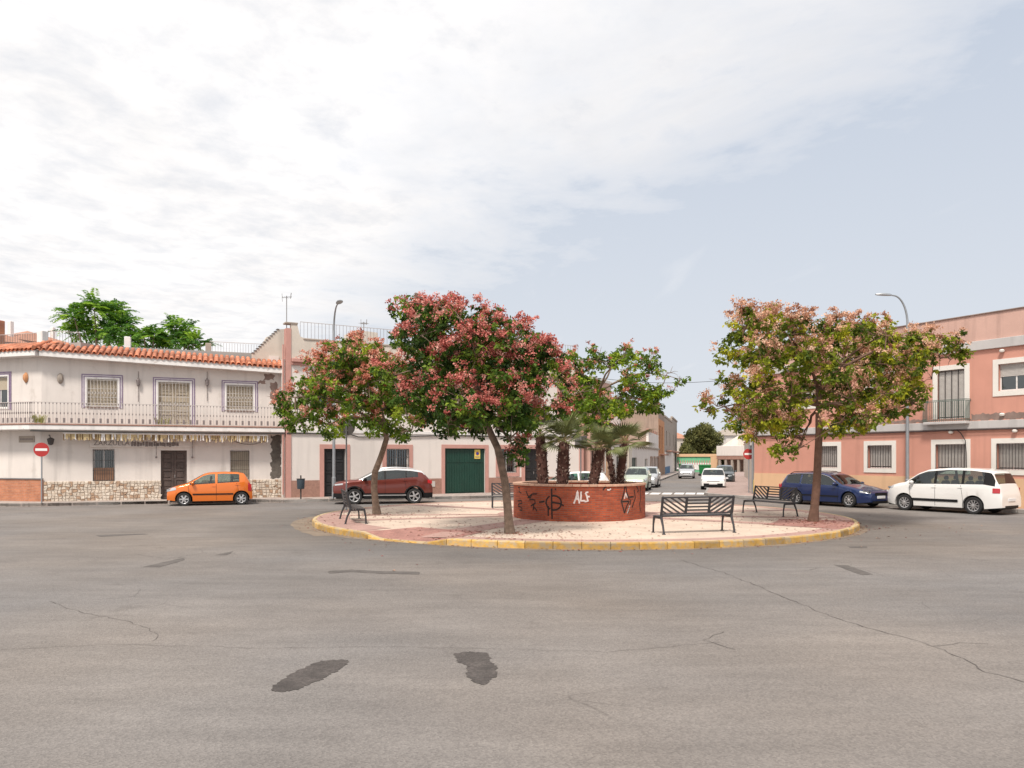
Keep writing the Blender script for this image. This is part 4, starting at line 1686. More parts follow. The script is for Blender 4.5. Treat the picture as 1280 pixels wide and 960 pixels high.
def surround(B, h, w, m_, out=.03, bottom=True, name='surround', wb=None):
    a, b, c, d = h
    mb = MB()
    mb.box(a - w, a, -out, .02, c if not bottom else c - (wb or w), d + w)
    mb.box(b, b + w, -out, .02, c if not bottom else c - (wb or w), d + w)
    mb.box(a, b, -out, .02, d, d + w)
    if bottom:
        mb.box(a, b, -out, .02, c - (wb or w), c)
    return B.part(name, mb, m_)


def grille(B, h, n, out=.06, m_=None, rows=3, r=.009, name='window_grille', deco=False):
    a, b, c, d = h
    mb = MB()
    for k in range(n + 1):
        u = a + .02 + (b - a - .04) * k / n
        mb.box(u - r, u + r, -out, -out + 2 * r, c + .02, d - .02)
    for k in range(rows + 1):
        z = c + .05 + (d - c - .10) * k / rows
        mb.box(a, b, -out + .002, -out + 2 * r + .004, z - r, z + r)
        mb.box(a - .0, a + .02, -out, 0.01, z - r, z + r)
        mb.box(b - .02, b + .0, -out, 0.01, z - r, z + r)
    if deco:
        for k in range(n):
            u = a + .02 + (b - a - .04) * (k + .5) / n
            zc = (c + d) / 2
            mb.box(u - .02, u + .02, -out, -out + 2 * r, zc - .05, zc + .05)
    return B.part(name, mb, m_ or M['iron'])


def window(B, h, kind='blind', rec=.12, blind_m=None, drop=1.0, panes=2, frame_m=None, leaf=False):
    """frame, panes and roller blind set into the opening"""
    a, b, c, d = h
    fm = frame_m or M['white_trim']
    mb = MB()
    w = .05
    for x0, x1, z0, z1 in ((a, a + w, c, d), (b - w, b, c, d), (a + w, b - w, c, c + w), (a + w, b - w, d - w, d)):
        mb.bbox(x0, x1, rec, rec + .05, z0, z1, .006)
    for k in range(1, panes):
        x = a + (b - a) * k / panes
        mb.bbox(x - w / 2, x + w / 2, rec + .002, rec + .048, c + w, d - w, .006)
    win = B.part('window', mb, fm)
    for k in range(panes):
        x0, x1 = a + (b - a) * k / panes + w * .6, a + (b - a) * (k + 1) / panes - w * .6
        mb = MB().box(x0, x1, rec + .022, rec + .028, c + w * .8, d - w * .8)
        mb.build('pane', M['glass'], win)
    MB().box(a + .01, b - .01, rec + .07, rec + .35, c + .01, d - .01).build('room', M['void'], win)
    if kind == 'blind':
        z = d - w
        zl = d - (d - c) * drop + (w if drop >= 1 else 0)
        k = 0
        mb = MB()
        while z - .05 > zl:
            mb.bbox(a + w * .4, b - w * .4, rec - .022, rec - .006, z - .048, z - .002, .006)
            z -= .05
        mb.build('roller_blind', blind_m or M['blind'], win)
    if kind == 'curtain':
        mb = MB()
        n = 26
        P = []
        for k in range(n + 1):
            x = a + .04 + (b - a - .08) * k / n
            P += [(x, rec + .055 + .006 * (k % 2), c + .04), (x, rec + .055 + .006 * (k % 2), d - .04)]
        mb.add(P, [(2 * k, 2 * k + 2, 2 * k + 3, 2 * k + 1) for k in range(n)])
        mb.build('curtain', M['curtain'], win)
    return win


def door(B, h, m_, rec=.14, leaves=2, panels=3, vertical=False, name='door'):
    a, b, c, d = h
    MBd = MB().box(a, b, rec + .02, rec + .06, c, d)
    dr = B.part(name, MBd, m_)
    wl_ = (b - a) / leaves
    for k in range(leaves):
        x0, x1 = a + wl_ * k + .01, a + wl_ * (k + 1) - .01
        mb = MB()
        st = .09
        for q in ((x0, x0 + st, c, d), (x1 - st, x1, c, d)):
            mb.bbox(q[0], q[1], rec - .01, rec + .022, q[2], q[3], .005)
        for j in range(panels + 1):
            z = c + (d - c - .1) * j / panels
            mb.bbox(x0 + st, x1 - st, rec - .008, rec + .022, z, z + .10, .005)
        mb.build('door_leaf', m_, dr)
        for j in range(panels):
            z0, z1 = c + (d - c - .1) * j / panels + .14, c + (d - c - .1) * (j + 1) / panels - .04
            MB().bbox(x0 + st + .03, x1 - st - .03, rec + .004, rec + .03, z0, z1, .012).build('door_panel', m_, dr)
    MB().bbox((a + b) / 2 + .03, (a + b) / 2 + .05, rec - .05, rec - .01, c + 1.0, c + 1.14, .006).build('door_handle', M['alloy'], dr)
    return dr


# ---------------------------------------------------------------- white corner house
B1 = Bld('corner_house', 'two storey white corner house with clay tile eaves, long balcony and faded cloth awning', 'house', F1)
L1 = F1.L
EV = lambda u: 6.72 - .36 * u / L1      # sagging eaves line
ge = [F1.rect(116, 561.5, 143, 601), F1.rect(201, 563, 233.5, 622), F1.rect(288, 563, 311.5, 597)]
ge[0][2], ge[2][2] = 1.02, 1.02
ge[1][2] = PZ
ue = [F1.rect(108.6, 474, 147, 508.5), F1.rect(197.5, 478, 237.5, 534), F1.rect(283, 481.5, 316.5, 513)]
ue[1][2] = 3.62
B1.part('wall', wall_mb(0, L1, 0, 6.5, ge + ue, back=9.0, top=lambda u: EV(u)), M['white_wall'])
L0 = F0.L
uw0 = [F0.u(-14), F0.u(10), 4.36, 5.78]
B1.use(F0)
B1.part('wall', wall_mb(0, L0 - .001, 0, 6.72, [uw0], back=8.0), M['white_wall'])
window(B1, uw0, 'blind', drop=.45)
surround(B1, uw0, .07, M['white_trim'], .03)
a_, b_2, c_, d_ = uw0
mb = MB()
for w0, w1 in ((.07, .125), (.155, .21)):
    for q in ((a_ - w1, a_ - w0, c_ - .1, d_ + w1), (b_2 + w0, b_2 + w1, c_ - .1, d_ + w1), (a_ - w0, b_2 + w0, d_ + w0, d_ + w1)):
        mb.box(q[0], q[1], -.025, .01, q[2], q[3])
B1.part('tile_border', mb, M['purple'])
B1.part('dado', MB().box(0, L0 + .1, -.05, .0, 0, 1.12), M['brick_orange'])
B1.part('dado_coping', MB().bbox(0, L0 + .12, -.09, .0, 1.12, 1.18, .01), M['sign_back'])
B1.use(F1)


def stones(B, u0, u1, z0, z1, avoid, cell=.145):
    """irregular flat stones on a mortar bed, joined: too many to pick apart"""
    mb = MB()
    nu, nz = int((u1 - u0) / cell), max(3, int((z1 - z0) / (cell * .85)))
    cu, cz = (u1 - u0) / nu, (z1 - z0) / nz
    off = {}
    for i in range(nu + 1):
        for j in range(nz + 1):
            off[i, j] = (0 if i in (0, nu) else random.uniform(-.36, .36) * cu, 0 if j in (0, nz) else random.uniform(-.34, .34) * cz)
    for j in range(nz):
        for i in range(nu):
            q = []
            for (ii, jj) in ((i, j), (i + 1, j), (i + 1, j + 1), (i, j + 1)):
                o = off[ii, jj]
                q.append((u0 + ii * cu + o[0], z0 + jj * cz + o[1]))
            mx, mz = sum(p[0] for p in q) / 4, sum(p[1] for p in q) / 4
            if any(a - .02 < mx < b + .02 for a, b in avoid):
                continue
            s0, s1 = .90, .76
            y0, y1 = -.02, -.045 - random.uniform(0, .03)
            P = [(mx + (x - mx) * s0, y0, mz + (z - mz) * s0) for x, z in q] + [(mx + (x - mx) * s1, y1, mz + (z - mz) * s1) for x, z in q]
            fs = [(4, 5, 6, 7)] + [(k, (k + 1) % 4, 4 + (k + 1) % 4, 4 + k) for k in range(4)]
            mb.add(P, fs, random.choice((0, 0, 0, 1, 2)))
    return mb


dr_u = (ge[1][0], ge[1][1])
for a, b in ((0.0, dr_u[0] - .02), (dr_u[1] + .02, L1)):
    B1.part('mortar_bed', MB().box(a, b, -.02, .0, 0, 1.03), M['mortar'])
M['stone2'] = mat('rust_stone', (.42, .29, .20), .85, .3, 6, .3, 40)
M['stone3'] = mat('pale_stone', (.68, .61, .52), .85, .2, 6, .3, 40)
o = B1.part('stone_cladding', stones(B1, .08, L1, .12, 1.03, [dr_u]), [M['stone'], M['stone2'], M['stone3']])
o['kind'] = 'stuff'
# damp stain running down beside the drain pipe
def ragged(u0, u1, z0, z1, n=22, amp=.1, y=-.006):
    pts = []
    ph = [random.uniform(0, 6.28) for _ in range(4)]
    per = [(u0, z0, u1, z0), (u1, z0, u1, z1), (u1, z1, u0, z1), (u0, z1, u0, z0)]
    q = 0
    for (xa, za, xb, zb) in per:
        m_ = max(3, int(math.hypot(xb - xa, zb - za) / .07))
        for k in range(m_):
            t = k / m_
            w1 = (math.sin(q * .9 + ph[0]) + math.sin(q * 1.7 + ph[1])) / 2
            w2 = (math.sin(q * .8 + ph[2]) + math.sin(q * 1.9 + ph[3])) / 2
            q += 1
            pts.append((xa + (xb - xa) * t + w1 * amp, za + (zb - za) * t + w2 * amp))
    tris = fill_poly(pts)
    mb = MB()
    mb.add([(x, y, z) for x, z in pts], [t if True else t for t in tris])
    return mb


def front_fix(o):
    for p in o.data.polygons:
        if p.normal.y > 0:
            p.flip()


s0 = F1.u(339); s1 = F1.u(351.5)
o = B1.part('damp_stain', ragged(s0, s1, 1.1, 3.2, amp=.07), M['stain']); front_fix(o)
for (x0, y0, x1, y1) in ((330, 468, 343, 475), (338, 478, 347, 500), (322, 476, 332, 480)):
    r_ = F1.rect(x0, y0, x1, y1)
    o = B1.part('damp_stain', ragged(r_[0], r_[1], r_[2], r_[3], 10, .06), M['grime']); front_fix(o)
B1.part('drain_pipe', MB().tube([(F1.u(354), -.07, PZ), (F1.u(354), -.07, 2.4)], .05, 8), M['galv'])
# openings
h = ge[0]
window(B1, h, 'none', rec=.16)
B1.part('shutter_panel', MB().bbox(h[0] + .03, h[1] - .03, .06, .1, h[2] + .02, h[2] + (h[3] - h[2]) * .42, .01), M['wood_brown'])
grille(B1, h, 9, .04)
door(B1, ge[1], M['wood_dark'], panels=5)
h = ge[2]
window(B1, h, 'blind', blind_m=M['blind'], drop=1.0)
grille(B1, h, 9, .04)
for h, full in ((ue[0], 1), (ue[1], 0), (ue[2], 1)):
    if full:
        window(B1, h, 'blind', drop=1.0, rec=.10)
        grille(B1, h, 9, .03, deco=True, r=.011, m_=M['blind_grey'])
        MB_ = MB().box(h[0], h[1], -.05, .02, h[2] - .04, h[2])
        B1.part('window_sill', MB_, M['grime'])
    else:
        d_ = door(B1, h, M['blind'], panels=4, name='balcony_door')
        grille(B1, h, 9, .03, deco=True, r=.011, m_=M['blind_grey'], name='door_grille')
    surround(B1, h, .085, M['white_trim'], .03, bottom=False)
    mb = MB()
    a, b, c, d = h
    for w0, w1 in ((.085, .135), (.165, .215)):
        lo = c - (.06 if full else 0)
        for q in ((a - w1, a - w0, lo, d + w1), (b + w0, b + w1, lo, d + w1), (a - w0, b + w0, d + w0, d + w1)):
            mb.box(q[0], q[1], -.025, .01, q[2], q[3])
    B1.part('tile_border', mb, M['purple'])
    mb = MB()
    for w0, w1 in ((.135, .165),):
        lo = c - (.06 if full else 0)
        for q in ((a - w1, a - w0, lo, d + w1), (b + w0, b + w1, lo, d + w1), (a - w0, b + w0, d + w0, d + w1)):
            mb.box(q[0], q[1], -.02, .01, q[2], q[3])
    B1.part('border_filler', mb, M['white_trim'])

# balcony slab, its red tiled edge and rail
def slab(u0, u1, out=.75):
    mb = MB()
    mb.bbox(u0, u1, -out, 0, 3.32, 3.54, .02)
    return mb


B1.part('balcony_slab', slab(-.35, L1 - .02), M['white_trim'])
B1.part('balcony_edge_tiles', MB().bbox(-.37, L1 - .01, -.78, -.02, 3.54, 3.60, .01), M['dado_brown'])
B1.part('slab_soffit_cable', MB().tube([(-.3, -.72, 3.27), (L1 * .4, -.73, 3.25), (L1, -.72, 3.27)], .03, 6), M['cable'])
bal = MB()
bal.box(-.010, .010, -.010, .010, .0, .93)
bal.box(-.02, .02, -.016, .016, .42, .50, 1)
bal.box(-.018, .018, -.016, .016, .86, .92, 1)
bal_thick = MB()
bal_thick.box(-.010, .010, -.010, .010, .0, .93)
bal_thick.box(-.045, .045, -.012, .012, .02, .25, 1)
bal_thick.box(-.02, .02, -.016, .016, .42, .50, 1)
bal_thick.box(-.018, .018, -.016, .016, .86, .92, 1)
M['rail_dark'] = mat('rusty_grey_iron', (.20, .17, .165), .7, .3, 12)
M['rail_pale'] = mat('worn_pale_iron', (.48, .44, .42), .7, .15, 12)
BM = bal.mesh('baluster', [M['rail_pale'], M['rail_dark']]); BT = bal_thick.mesh('baluster', [M['rail_pale'], M['rail_dark']])


def rail(B, u0, u1, y, z, n, parent_name='balcony_railing', h=.93, zr=None, m_=None, me=None):
    mb = MB()
    for zz in (.03, h):
        mb.box(u0, u1, y - .014, y + .014, z + zz - .012, z + zz + .012)
    r_ = B.part(parent_name, mb, m_ or M['rail_pale'])
    for k in range(n + 1):
        u = u0 + (u1 - u0) * k / n
        link('baluster', (me or (BT if k % 2 else BM)), r_, (u, y, z, 0))
    return r_


rail(B1, -.30, L1 - .1, -.70, 3.60, 74)
B1.use(F0)
B1.part('balcony_slab', slab(0, L0 + .28), M['white_trim'])
B1.part('balcony_edge_tiles', MB().bbox(0, L0 + .3, -.78, -.02, 3.54, 3.598, .01), M['dado_brown'])
rail(B1, L0 - 6.0, L0 + .24, -.70, 3.60, 50)


# eaves, tiles
def tiles(B, u0, u1, zf, rows, n, run=.36, rise=.125, out=.55, tilew=None, skip=lambda u, k: False):
    base = []
    key = 'tile%.3f' % ((u1 - u0) / n)
    w = (u1 - u0) / n
    P, fs = [], []
    ns = 7
    for (y, z, s) in ((0, 0, 1.0), (run * 1.12, rise * 1.12, .86)):
        for k in range(ns + 1):
            a = math.pi * k / ns
            P.append((-math.cos(a) * w * .40 * s, y, z + math.sin(a) * w * .34 * s))
    for k in range(ns):
        fs.append((k, k + 1, ns + 2 + k, ns + 1 + k)[::-1])
    # thickness at the front lip
    for k in range(ns + 1):
        a = math.pi * k / ns
        P.append((-math.cos(a) * w * .33, 0, math.sin(a) * w * .27))
    q = 2 * (ns + 1)
    for k in range(ns):
        fs.append((k, q + k, q + k + 1, k + 1)[::-1])
    me = MB().add(P, fs).mesh('roof_tile', M['tile'], 60)
    # pan tiles below: one waved sheet
    mb = MB()
    V_, F_ = [], []
    nn = n * 6
    for k in range(nn + 1):
        u = u0 + (u1 - u0) * k / nn
        ph = (k % 6) / 6
        dz = -.03 * math.cos((ph) * 2 * math.pi) - .02
        for j, (y, z) in enumerate(((-out, 0), (-out + run * rows, rise * rows))):
            V_.append((u, y, zf(u) + z + dz))
    for k in range(nn):
        F_.append((2 * k, 2 * k + 2, 2 * k + 3, 2 * k + 1))
    mb.add(V_, F_)
    roof = B.part('roof', mb, M['tile'], 60)
    for j in range(rows):
        for k in range(n):
            u = u0 + (u1 - u0) * (k + .5) / n
            if skip(u, j):
                continue
            link('roof_tile', me, roof, (u + random.uniform(-.006, .006), -out + run * j + random.uniform(-.012, .012), zf(u) + rise * j + .02, random.uniform(-.02, .02)))
    return roof


B1.use(F1)
zf1 = lambda u: EV(u) + .12
B1.part('eaves_board', MB().add([(0, -.5, EV(0) - .14), (L1, -.5, EV(L1) - .14), (L1, -.5, EV(L1) + .1), (0, -.5, EV(0) + .1), (0, 0, EV(0) - .14), (L1, 0, EV(L1) - .14), (L1, 0, EV(L1) + .1), (0, 0, EV(0) + .1)],
        [(0, 1, 2, 3), (0, 4, 5, 1), (1, 5, 6, 2), (4, 0, 3, 7)]), M['white_trim'])
tiles(B1, -.2, L1 - .05, zf1, 4, 43)
B1.use(F0)
B1.part('eaves_board', MB().bbox(0, L0 + .18, -.5, 0, 6.58, 6.82, .01), M['white_trim'])
tiles(B1, L0 - 5.4, L0 + .12, lambda u: 6.84, 4, 23)
# hip ridge between the two slopes
pa, pb = F1.world(-.2, -.58, 6.93), F1.world(.22, .85, 7.42)
mb = MB()
off = Vector((F1.A.x, F1.A.y, 0))
mb.tube([pa - off, pb - off], [.09, .08], 10)
mb.build('hip_ridge', M['tile'], B1.root, smooth=60)
# flat terrace behind the tiles, parapet and posts
B1.use(F1)
B1.part('terrace', MB().box(0, L1, 1.15, 9, 6.6, 7.35), M['roof_grey'])
B1.use(F0)
B1.part('terrace', MB().box(0, L0 + 1, 1.15, 8, 6.6, 7.36), M['roof_grey'])
rail(B1, L0 - 5.6, F0.shift(1.5).u(47), 1.5, 7.36, 36, 'terrace_railing', h=.62, me=MB().box(-.008, .008, -.008, .008, 0, .62).mesh('baluster', M['rail_dark']))
_u = F0.shift(1.5).u(48)
B1.part('terrace_post', MB().bbox(_u, _u + .34, 1.4, 1.75, 7.2, 8.06, .02), M['white_trim'])
_u = F0.shift(1.6).u(-3)
B1.part('chimney', MB().bbox(_u - .65, _u, 1.6, 2.0, 7.2, 8.75, .02), M['brick_orange'])
B1.use(F1)
thin = MB().box(-.007, .007, -.007, .007, 0, .62).mesh('baluster', M['rail_dark'])
rail(B1, F1.shift(1.5).u(60), F1.shift(1.5).u(100), 1.5, 7.35, 11, 'terrace_railing', h=.62, me=thin)
rail(B1, F1.u(262), L1 + .1, 1.45, 7.2, 27, 'terrace_railing', h=.66, me=thin)
for px in (159.5, 260.5):
    u = F1.shift(1.3).u(px)
    B1.part('terrace_post', MB().bbox(u - .14, u + .14, 1.2, 1.48, 7.0, 7.86 if px < 200 else 7.75, .02), M['white_trim'] if px < 200 else M['grey_wall'])
# wall lamps, ceramic plaques and a wall bracket
for px, py, m_ in ((33, 472, 'orange_wall'), (75.5, 473, 'grey_wall')):
    f_ = F0 if px < 52 else F1
    B1.use(f_)
    Mx = Matrix.Translation((f_.u(px), -.03, f_.z(px, py)))
    mb = MB()
    P = [(0.13 * math.cos(2 * math.pi * k / 14), -.0, .24 * math.sin(2 * math.pi * k / 14)) for k in range(14)]
    Q = [(.6 * x, -.09, .6 * z) for x, _, z in P]
    mb.add([Mx @ Vector(p) for p in P + Q], [tuple(range(14, 28))] + [(k, (k + 1) % 14, 14 + (k + 1) % 14, 14 + k) for k in range(14)])
    B1.part('wall_plaque', mb, M[m_], 50)
B1.use(F1)
for px in (173, 259):
    u, z = F1.u(px), F1.z(px, 478)
    mb = MB()
    mb.tube([(u, -.04, z - .9), (u, -.04, z + .45), (u, -.10, z + .5)], .014, 6)
    mb.lathe([(.03, .18), (.09, .1), (.07, -.14), (.02, -.2)], 8, M=Matrix.Translation((u, -.12, z)))
    B1.part('wall_lantern', mb, M['rail_dark'])
# lantern on the corner under the slab, street plaque
u, z = F1.u(65), F1.z(65, 551)
mb = MB()
mb.tube([(u - .12, -.02, z + .25), (u - .05, -.25, z + .25), (u, -.3, z + .1)], .02, 6)
mb.lathe([(.04, .14), (.15, .08), (.10, -.16), (.03, -.2)], 10, M=Matrix.Translation((u, -.3, z)))
B1.part('corner_lantern', mb, M['iron'])
B1.use(F0)
r_ = [F0.u(24), F0.u(43.5), F0.z(33, 553), F0.z(33, 545)]
B1.part('street_plaque', MB().bbox(r_[0], r_[1], -.03, 0, r_[2], r_[3], .006), M['grey_wall'])
mb = MB()
for k in range(9):
    x = r_[0] + .1 + (r_[1] - r_[0] - .2) * k / 8.5
    mb.box(x, x + .05, -.035, -.03, (r_[2] + r_[3]) / 2 - .04, (r_[2] + r_[3]) / 2 + .04)
B1.part('plaque_letters', mb, M['rail_dark'])
B1.use(F1)
# tattered awning along the slab
aw0, aw1 = F1.u(82), F1.u(334)
mb = MB()
mb.tube([(aw0, -.62, 3.20), (aw1, -.62, 3.18)], .045, 8)
B1.part('awning_roller', mb, M['white_trim'])
mb = MB()
n = 190
for k in range(n):
    u0_, u1_ = aw0 + (aw1 - aw0) * k / n, aw0 + (aw1 - aw0) * (k + 1) / n
    dz = random.uniform(.13, .32) if k % 3 else random.uniform(.24, .36)
    y = -.60 + random.uniform(-.03, .03)
    mb.add([(u0_, -.62, 3.17), (u1_, -.62, 3.17), (u1_, y, 3.17 - dz), (u0_, y, 3.17 - dz + random.uniform(-.03, .03))], [(3, 2, 1, 0)], random.choice((0, 0, 1, 2)))
o = B1.part('awning_valance', mb, [M['awning'], M['awning_dark'], M['white_trim']])


def text_part(B, body, size, u, y, z, m_, name, parent=None, flat=.01):
    cu = bpy.data.curves.new(name, 'FONT')
    cu.body = body
    cu.size = size
    cu.extrude = flat / 2
    cu.resolution_u = 2
    tmp = bpy.data.objects.new(name, cu)
    COL.objects.link(tmp)
    dg = bpy.context.evaluated_depsgraph_get()
    me = bpy.data.meshes.new_from_object(tmp.evaluated_get(dg))
    bpy.data.objects.remove(tmp)
    me.transform(Matrix.Translation((u, y, z)) @ Matrix.Rotation(R(90), 4, 'X'))
    me.materials.clear()
    me.materials.append(m_)
    o = link(name, me, B.root if parent is None else parent, B.frame if parent is None else None)
    return o


# signboard with worn lettering, mostly behind the fringe
sb = F1.rect(112, 552.5, 242, 559.5)
B1.part('sign_board', MB().bbox(sb[0], sb[1], -.06, -.0, sb[2], 3.12, .01), M['white_wall'])
text_part(B1, 'ZARZUELA Y', .30, F1.u(117), -.065, F1.z(135, 556.5), M['rail_dark'], 'sign_letters')
mb = MB()
u = F1.u(164)
while u < F1.u(222):
    w = random.uniform(.05, .12)
    zt = F1.z(190, 553) + random.uniform(-.03, .05)
    mb.bbox(u, u + w, -.075, -.06, F1.z(190, 558) + random.uniform(-.02, .04), zt, .004)
    u += w + random.uniform(-.01, .035)
B1.part('worn_sign_letters', mb, M['rail_dark'])
for px in (195.5, 240.5):
    u = F1.u(px)
    mb = MB().tube([(u, -.1, 3.1), (u, -.12, F1.z(px, 570))], .012, 5)
    mb.lathe([(.03, .05), (.05, 0), (.03, -.05)], 8, M=Matrix.Translation((u, -.12, F1.z(px, 571.5))))
    B1.part('hanging_bulb', mb, M['rail_dark'])
# loose cable
pts = [(F1.u(285) + (F1.u(337) - F1.u(285)) * t, -.05, 3.02 - .28 * math.sin(math.pi * t)) for t in [k / 10 for k in range(11)]]
B1.part('loose_cable', MB().tube(pts, .012, 5), M['rail_dark'])
# weeds on the balcony
def weeds(name, label, p, n, h_, parent=None, spread=.3, flat=False):
    V_, F_ = [], []
    for k in range(n):
        a = random.uniform(0, 6.28)
        r0 = random.uniform(0, spread * .5)
        l = h_ * random.uniform(.5, 1)
        bx, by = r0 * math.cos(a), r0 * math.sin(a) * .4
        tx, ty = bx + math.cos(a) * l * .6, by + math.sin(a) * l * .25
        b = len(V_)
        w = .005 + .009 * random.random()
        V_ += [(bx - w, by, 0), (bx + w, by, 0), ((bx + tx) / 2 + w, (by + ty) / 2, l * .8), (tx, ty, l * random.uniform(.4, 1.0)), ((bx + tx) / 2 - w, (by + ty) / 2, l * .8)]
        F_ += [(b, b + 1, b + 2, b + 4), (b + 2, b + 3, b + 4)]
    me = bpy.data.meshes.new(name)
    me.from_pydata(V_, [], F_)
    me.materials.append(M['weed'])
    o = link(name, me)
    o.location = p
    return tag(o, label, 'weeds', kind='thing')


M['weed'] = mat('weed', (.25, .24, .06), .9, .35, 9)
p = F1.world(F1.u(47) + .15, -.66, 3.60)
weeds('weeds', 'dry yellow green weeds on the balcony edge at the house corner', p, 60, .5, spread=.6)
p = F1.world(F1.u(203), -.5, 3.60)
weeds('weeds', 'thin weeds behind the balcony rail before the upstairs door', p, 34, .45, spread=.7)

# ---------------------------------------------------------------- long white house with dusty pink trim
B2 = Bld('long_house', 'long white house with dusty pink door frames, brown dado and green garage door', 'house', F2)
L2_ = F2.L
top2 = 8.0
gz2 = dict(door1=F2.rect(405, 561, 432, 620), win1=F2.rect(483, 561, 511, 592), gar=F2.rect(556, 560.5, 606.5, 616.5), win2=F2.rect(624, 561, 645, 593), door2=F2.rect(656, 561, 679, 616))
for k in ('door1', 'gar', 'door2'):
    gz2[k][2] = PZ
gz2['win2'][2] = gz2['win1'][2] = 1.25
upw = []
for x0, x1 in ((393, 420), (480, 508), (560, 600), (640, 668), (700, 716)):
    upw.append([F2.u(x0), F2.u(x1), 4.0 if x0 in (560,) else 4.6, 6.3])
B2.part('wall', wall_mb(0, L2_, 0, 6.9, list(gz2.values()) + upw, back=9), M['white_wall2'])
for h in upw:
    window(B2, h, 'blind', drop=random.choice((.4, .7, 1)))
    surround(B2, h, .2, M['frame_pink'], .03)
for k, h in gz2.items():
    surround(B2, h, .22 if k != 'gar' else .2, M['frame_pink'], .035, bottom=k.startswith('win'), wb=.22)
# brown dado between the openings
prev = .22
for k in ('door1', 'gar', 'door2'):
    a, b = gz2[k][0] - .22, gz2[k][1] + .22
    if k == 'gar':
        a, b = gz2[k][0] - .2, gz2[k][1] + .2
    B2.part('dado', MB().box(prev, a, -.03, 0, 0, .98), M['dado_brown'])
    prev = b
B2.part('dado', MB().box(prev, L2_ - .28, -.03, 0, 0, .98), M['dado_brown'])
for a, b in ((-.02, .22), (L2_ - .28, L2_ + .02)):
    B2.part('corner_pilaster', MB().box(a, b, -.045, .4, .0, 8.4 if a < 0 else 8.0), M['frame_pink'])
door(B2, gz2['door1'], M['black'], leaves=2, panels=4)
door(B2, gz2['door2'], M['black'], leaves=2, panels=4)
for k in ('win1', 'win2'):
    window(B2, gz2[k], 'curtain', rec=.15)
    grille(B2, gz2[k], 9, .05, rows=3, r=.011)
# garage door made of upright boards
g = gz2['gar']
gd = B2.part('garage_door', MB().box(g[0], g[1], .12, .16, g[2], g[3]), M['green_metal'])
n = 16
bw = (g[1] - g[0]) / n
bm = None
for k in range(n):
    for (z0, z1) in ((g[2] + .03, g[2] + (g[3] - g[2]) * .66), (g[2] + (g[3] - g[2]) * .68, g[3] - .04)):
        MB().bbox(g[0] + bw * k + .008, g[0] + bw * (k + 1) - .008, .10, .122, z0, z1, .008).build('door_board', M['green_metal'], gd)
r_ = F2.rect(594, 562, 601, 573.5)
vs_ = B2.part('no_parking_sign', MB().bbox(r_[0], r_[1], .07, .10, r_[2], r_[3], .004), M['yellow'])
um, zm = (r_[0] + r_[1]) / 2, (r_[2] + r_[3]) / 2
mb = MB()
disc(mb, (um, 0, zm + .04), .10, .062, .068, 20)
mb.build('red_ring', M['red'], vs_)
mb = MB()
disc(mb, (um, 0, zm + .04), .075, .058, .062, 20)
mb.build('blue_disc', mat('sign_blue', (.02, .07, .3), .5), vs_)
MB().box(r_[0] + .04, r_[1] - .04, .066, .07, zm - .18, zm - .13).build('sign_print', M['rail_dark'], vs_)
r_ = F2.rect(536.5, 601.5, 543.5, 608.5)
B2.part('meter_box', MB().bbox(r_[0], r_[1], -.06, -.03, r_[2], r_[3], .01), M['blind_grey'])
# cable run, string course, cornice
B2.part('facade_cable', MB().tube([(0, -.05, 3.28), (3.2, -.05, 3.27), (3.6, -.05, 3.15), (6, -.05, 3.2), (9, -.05, 3.30), (12, -.05, 3.27), (L2_, -.05, 3.3)], .03, 6), M['cable'])
B2.part('string_course', MB().bbox(.2, L2_ - .2, -.04, 0, 3.33, 3.5, .01), M['white_trim'])
B2.part('cornice', MB().bbox(0.23, L2_ + .1, -.22, .0, 6.75, 6.95, .03), M['frame_pink'])
B2.part('cornice', MB().bbox(.23, L2_ + .1, -.1, -.0, 6.62, 6.75, .02), M['frame_pink'])
# stepped parapet: high at the corner then low
uu = lambda px: F2.u(px)
mb = MB()
mb.prism_xz([(.22, 6.95), (L2_, 6.95), (L2_, 7.9), (uu(379) + .2, 7.9), (uu(375), 8.05), (uu(371.5), 8.62), (.22, 8.62)], -.02, .22)
B2.part('parapet', mb, M['cream_wall'])
B2.part('parapet_coping', MB().bbox(uu(379), L2_ + .05, -.06, .26, 7.9, 7.96, .01), M['grey_wall'])
B2.part('parapet_coping', MB().bbox(-.06, uu(371.5) + .03, -.06, .45, 8.622, 8.70, .01), M['grey_wall'])
thin2 = MB().box(-.007, .007, -.007, .007, 0, .82).mesh('baluster', M['rail_dark'])
rail(B2, uu(376), L2_ - .3, .1, 7.96, 92, 'roof_railing', h=.82, me=thin2)
# party wall rising over the neighbour's roof: steps down to the left
mb = MB()
mb.prism_xz([(-1.3, 6.4), (.3, 6.4), (.3, 8.6), (-.03, 8.55), (-.42, 8.2), (-.62, 8.12), (-.85, 7.7), (-1.3, 7.25)], 1.5, 1.7)
B2.part('party_wall', mb, M['cream_wall'])
B2.part('party_wall', MB().box(-.16, -.03, .12, .34, 0, 6.9), M['white_wall2'])
B2.part('party_wall', MB().box(-.5, -.03, 1.45, 1.49, 0, 7.2), M['white_wall2'])
B2.part('wall_pipe', MB().tube([(-.15, .05, .3), (-.15, .05, 7.6)], .04, 8), M['frame_pink'])
mb = MB()
for k in range(12):
    t = k / 11
    mb.bbox(-1.32 + 1.2 * t, -1.20 + 1.2 * t, 1.46, 1.74, 7.27 + 1.26 * t, 7.32 + 1.26 * t, .01)
B2.part('party_wall_coping', mb, M['sign_back'])
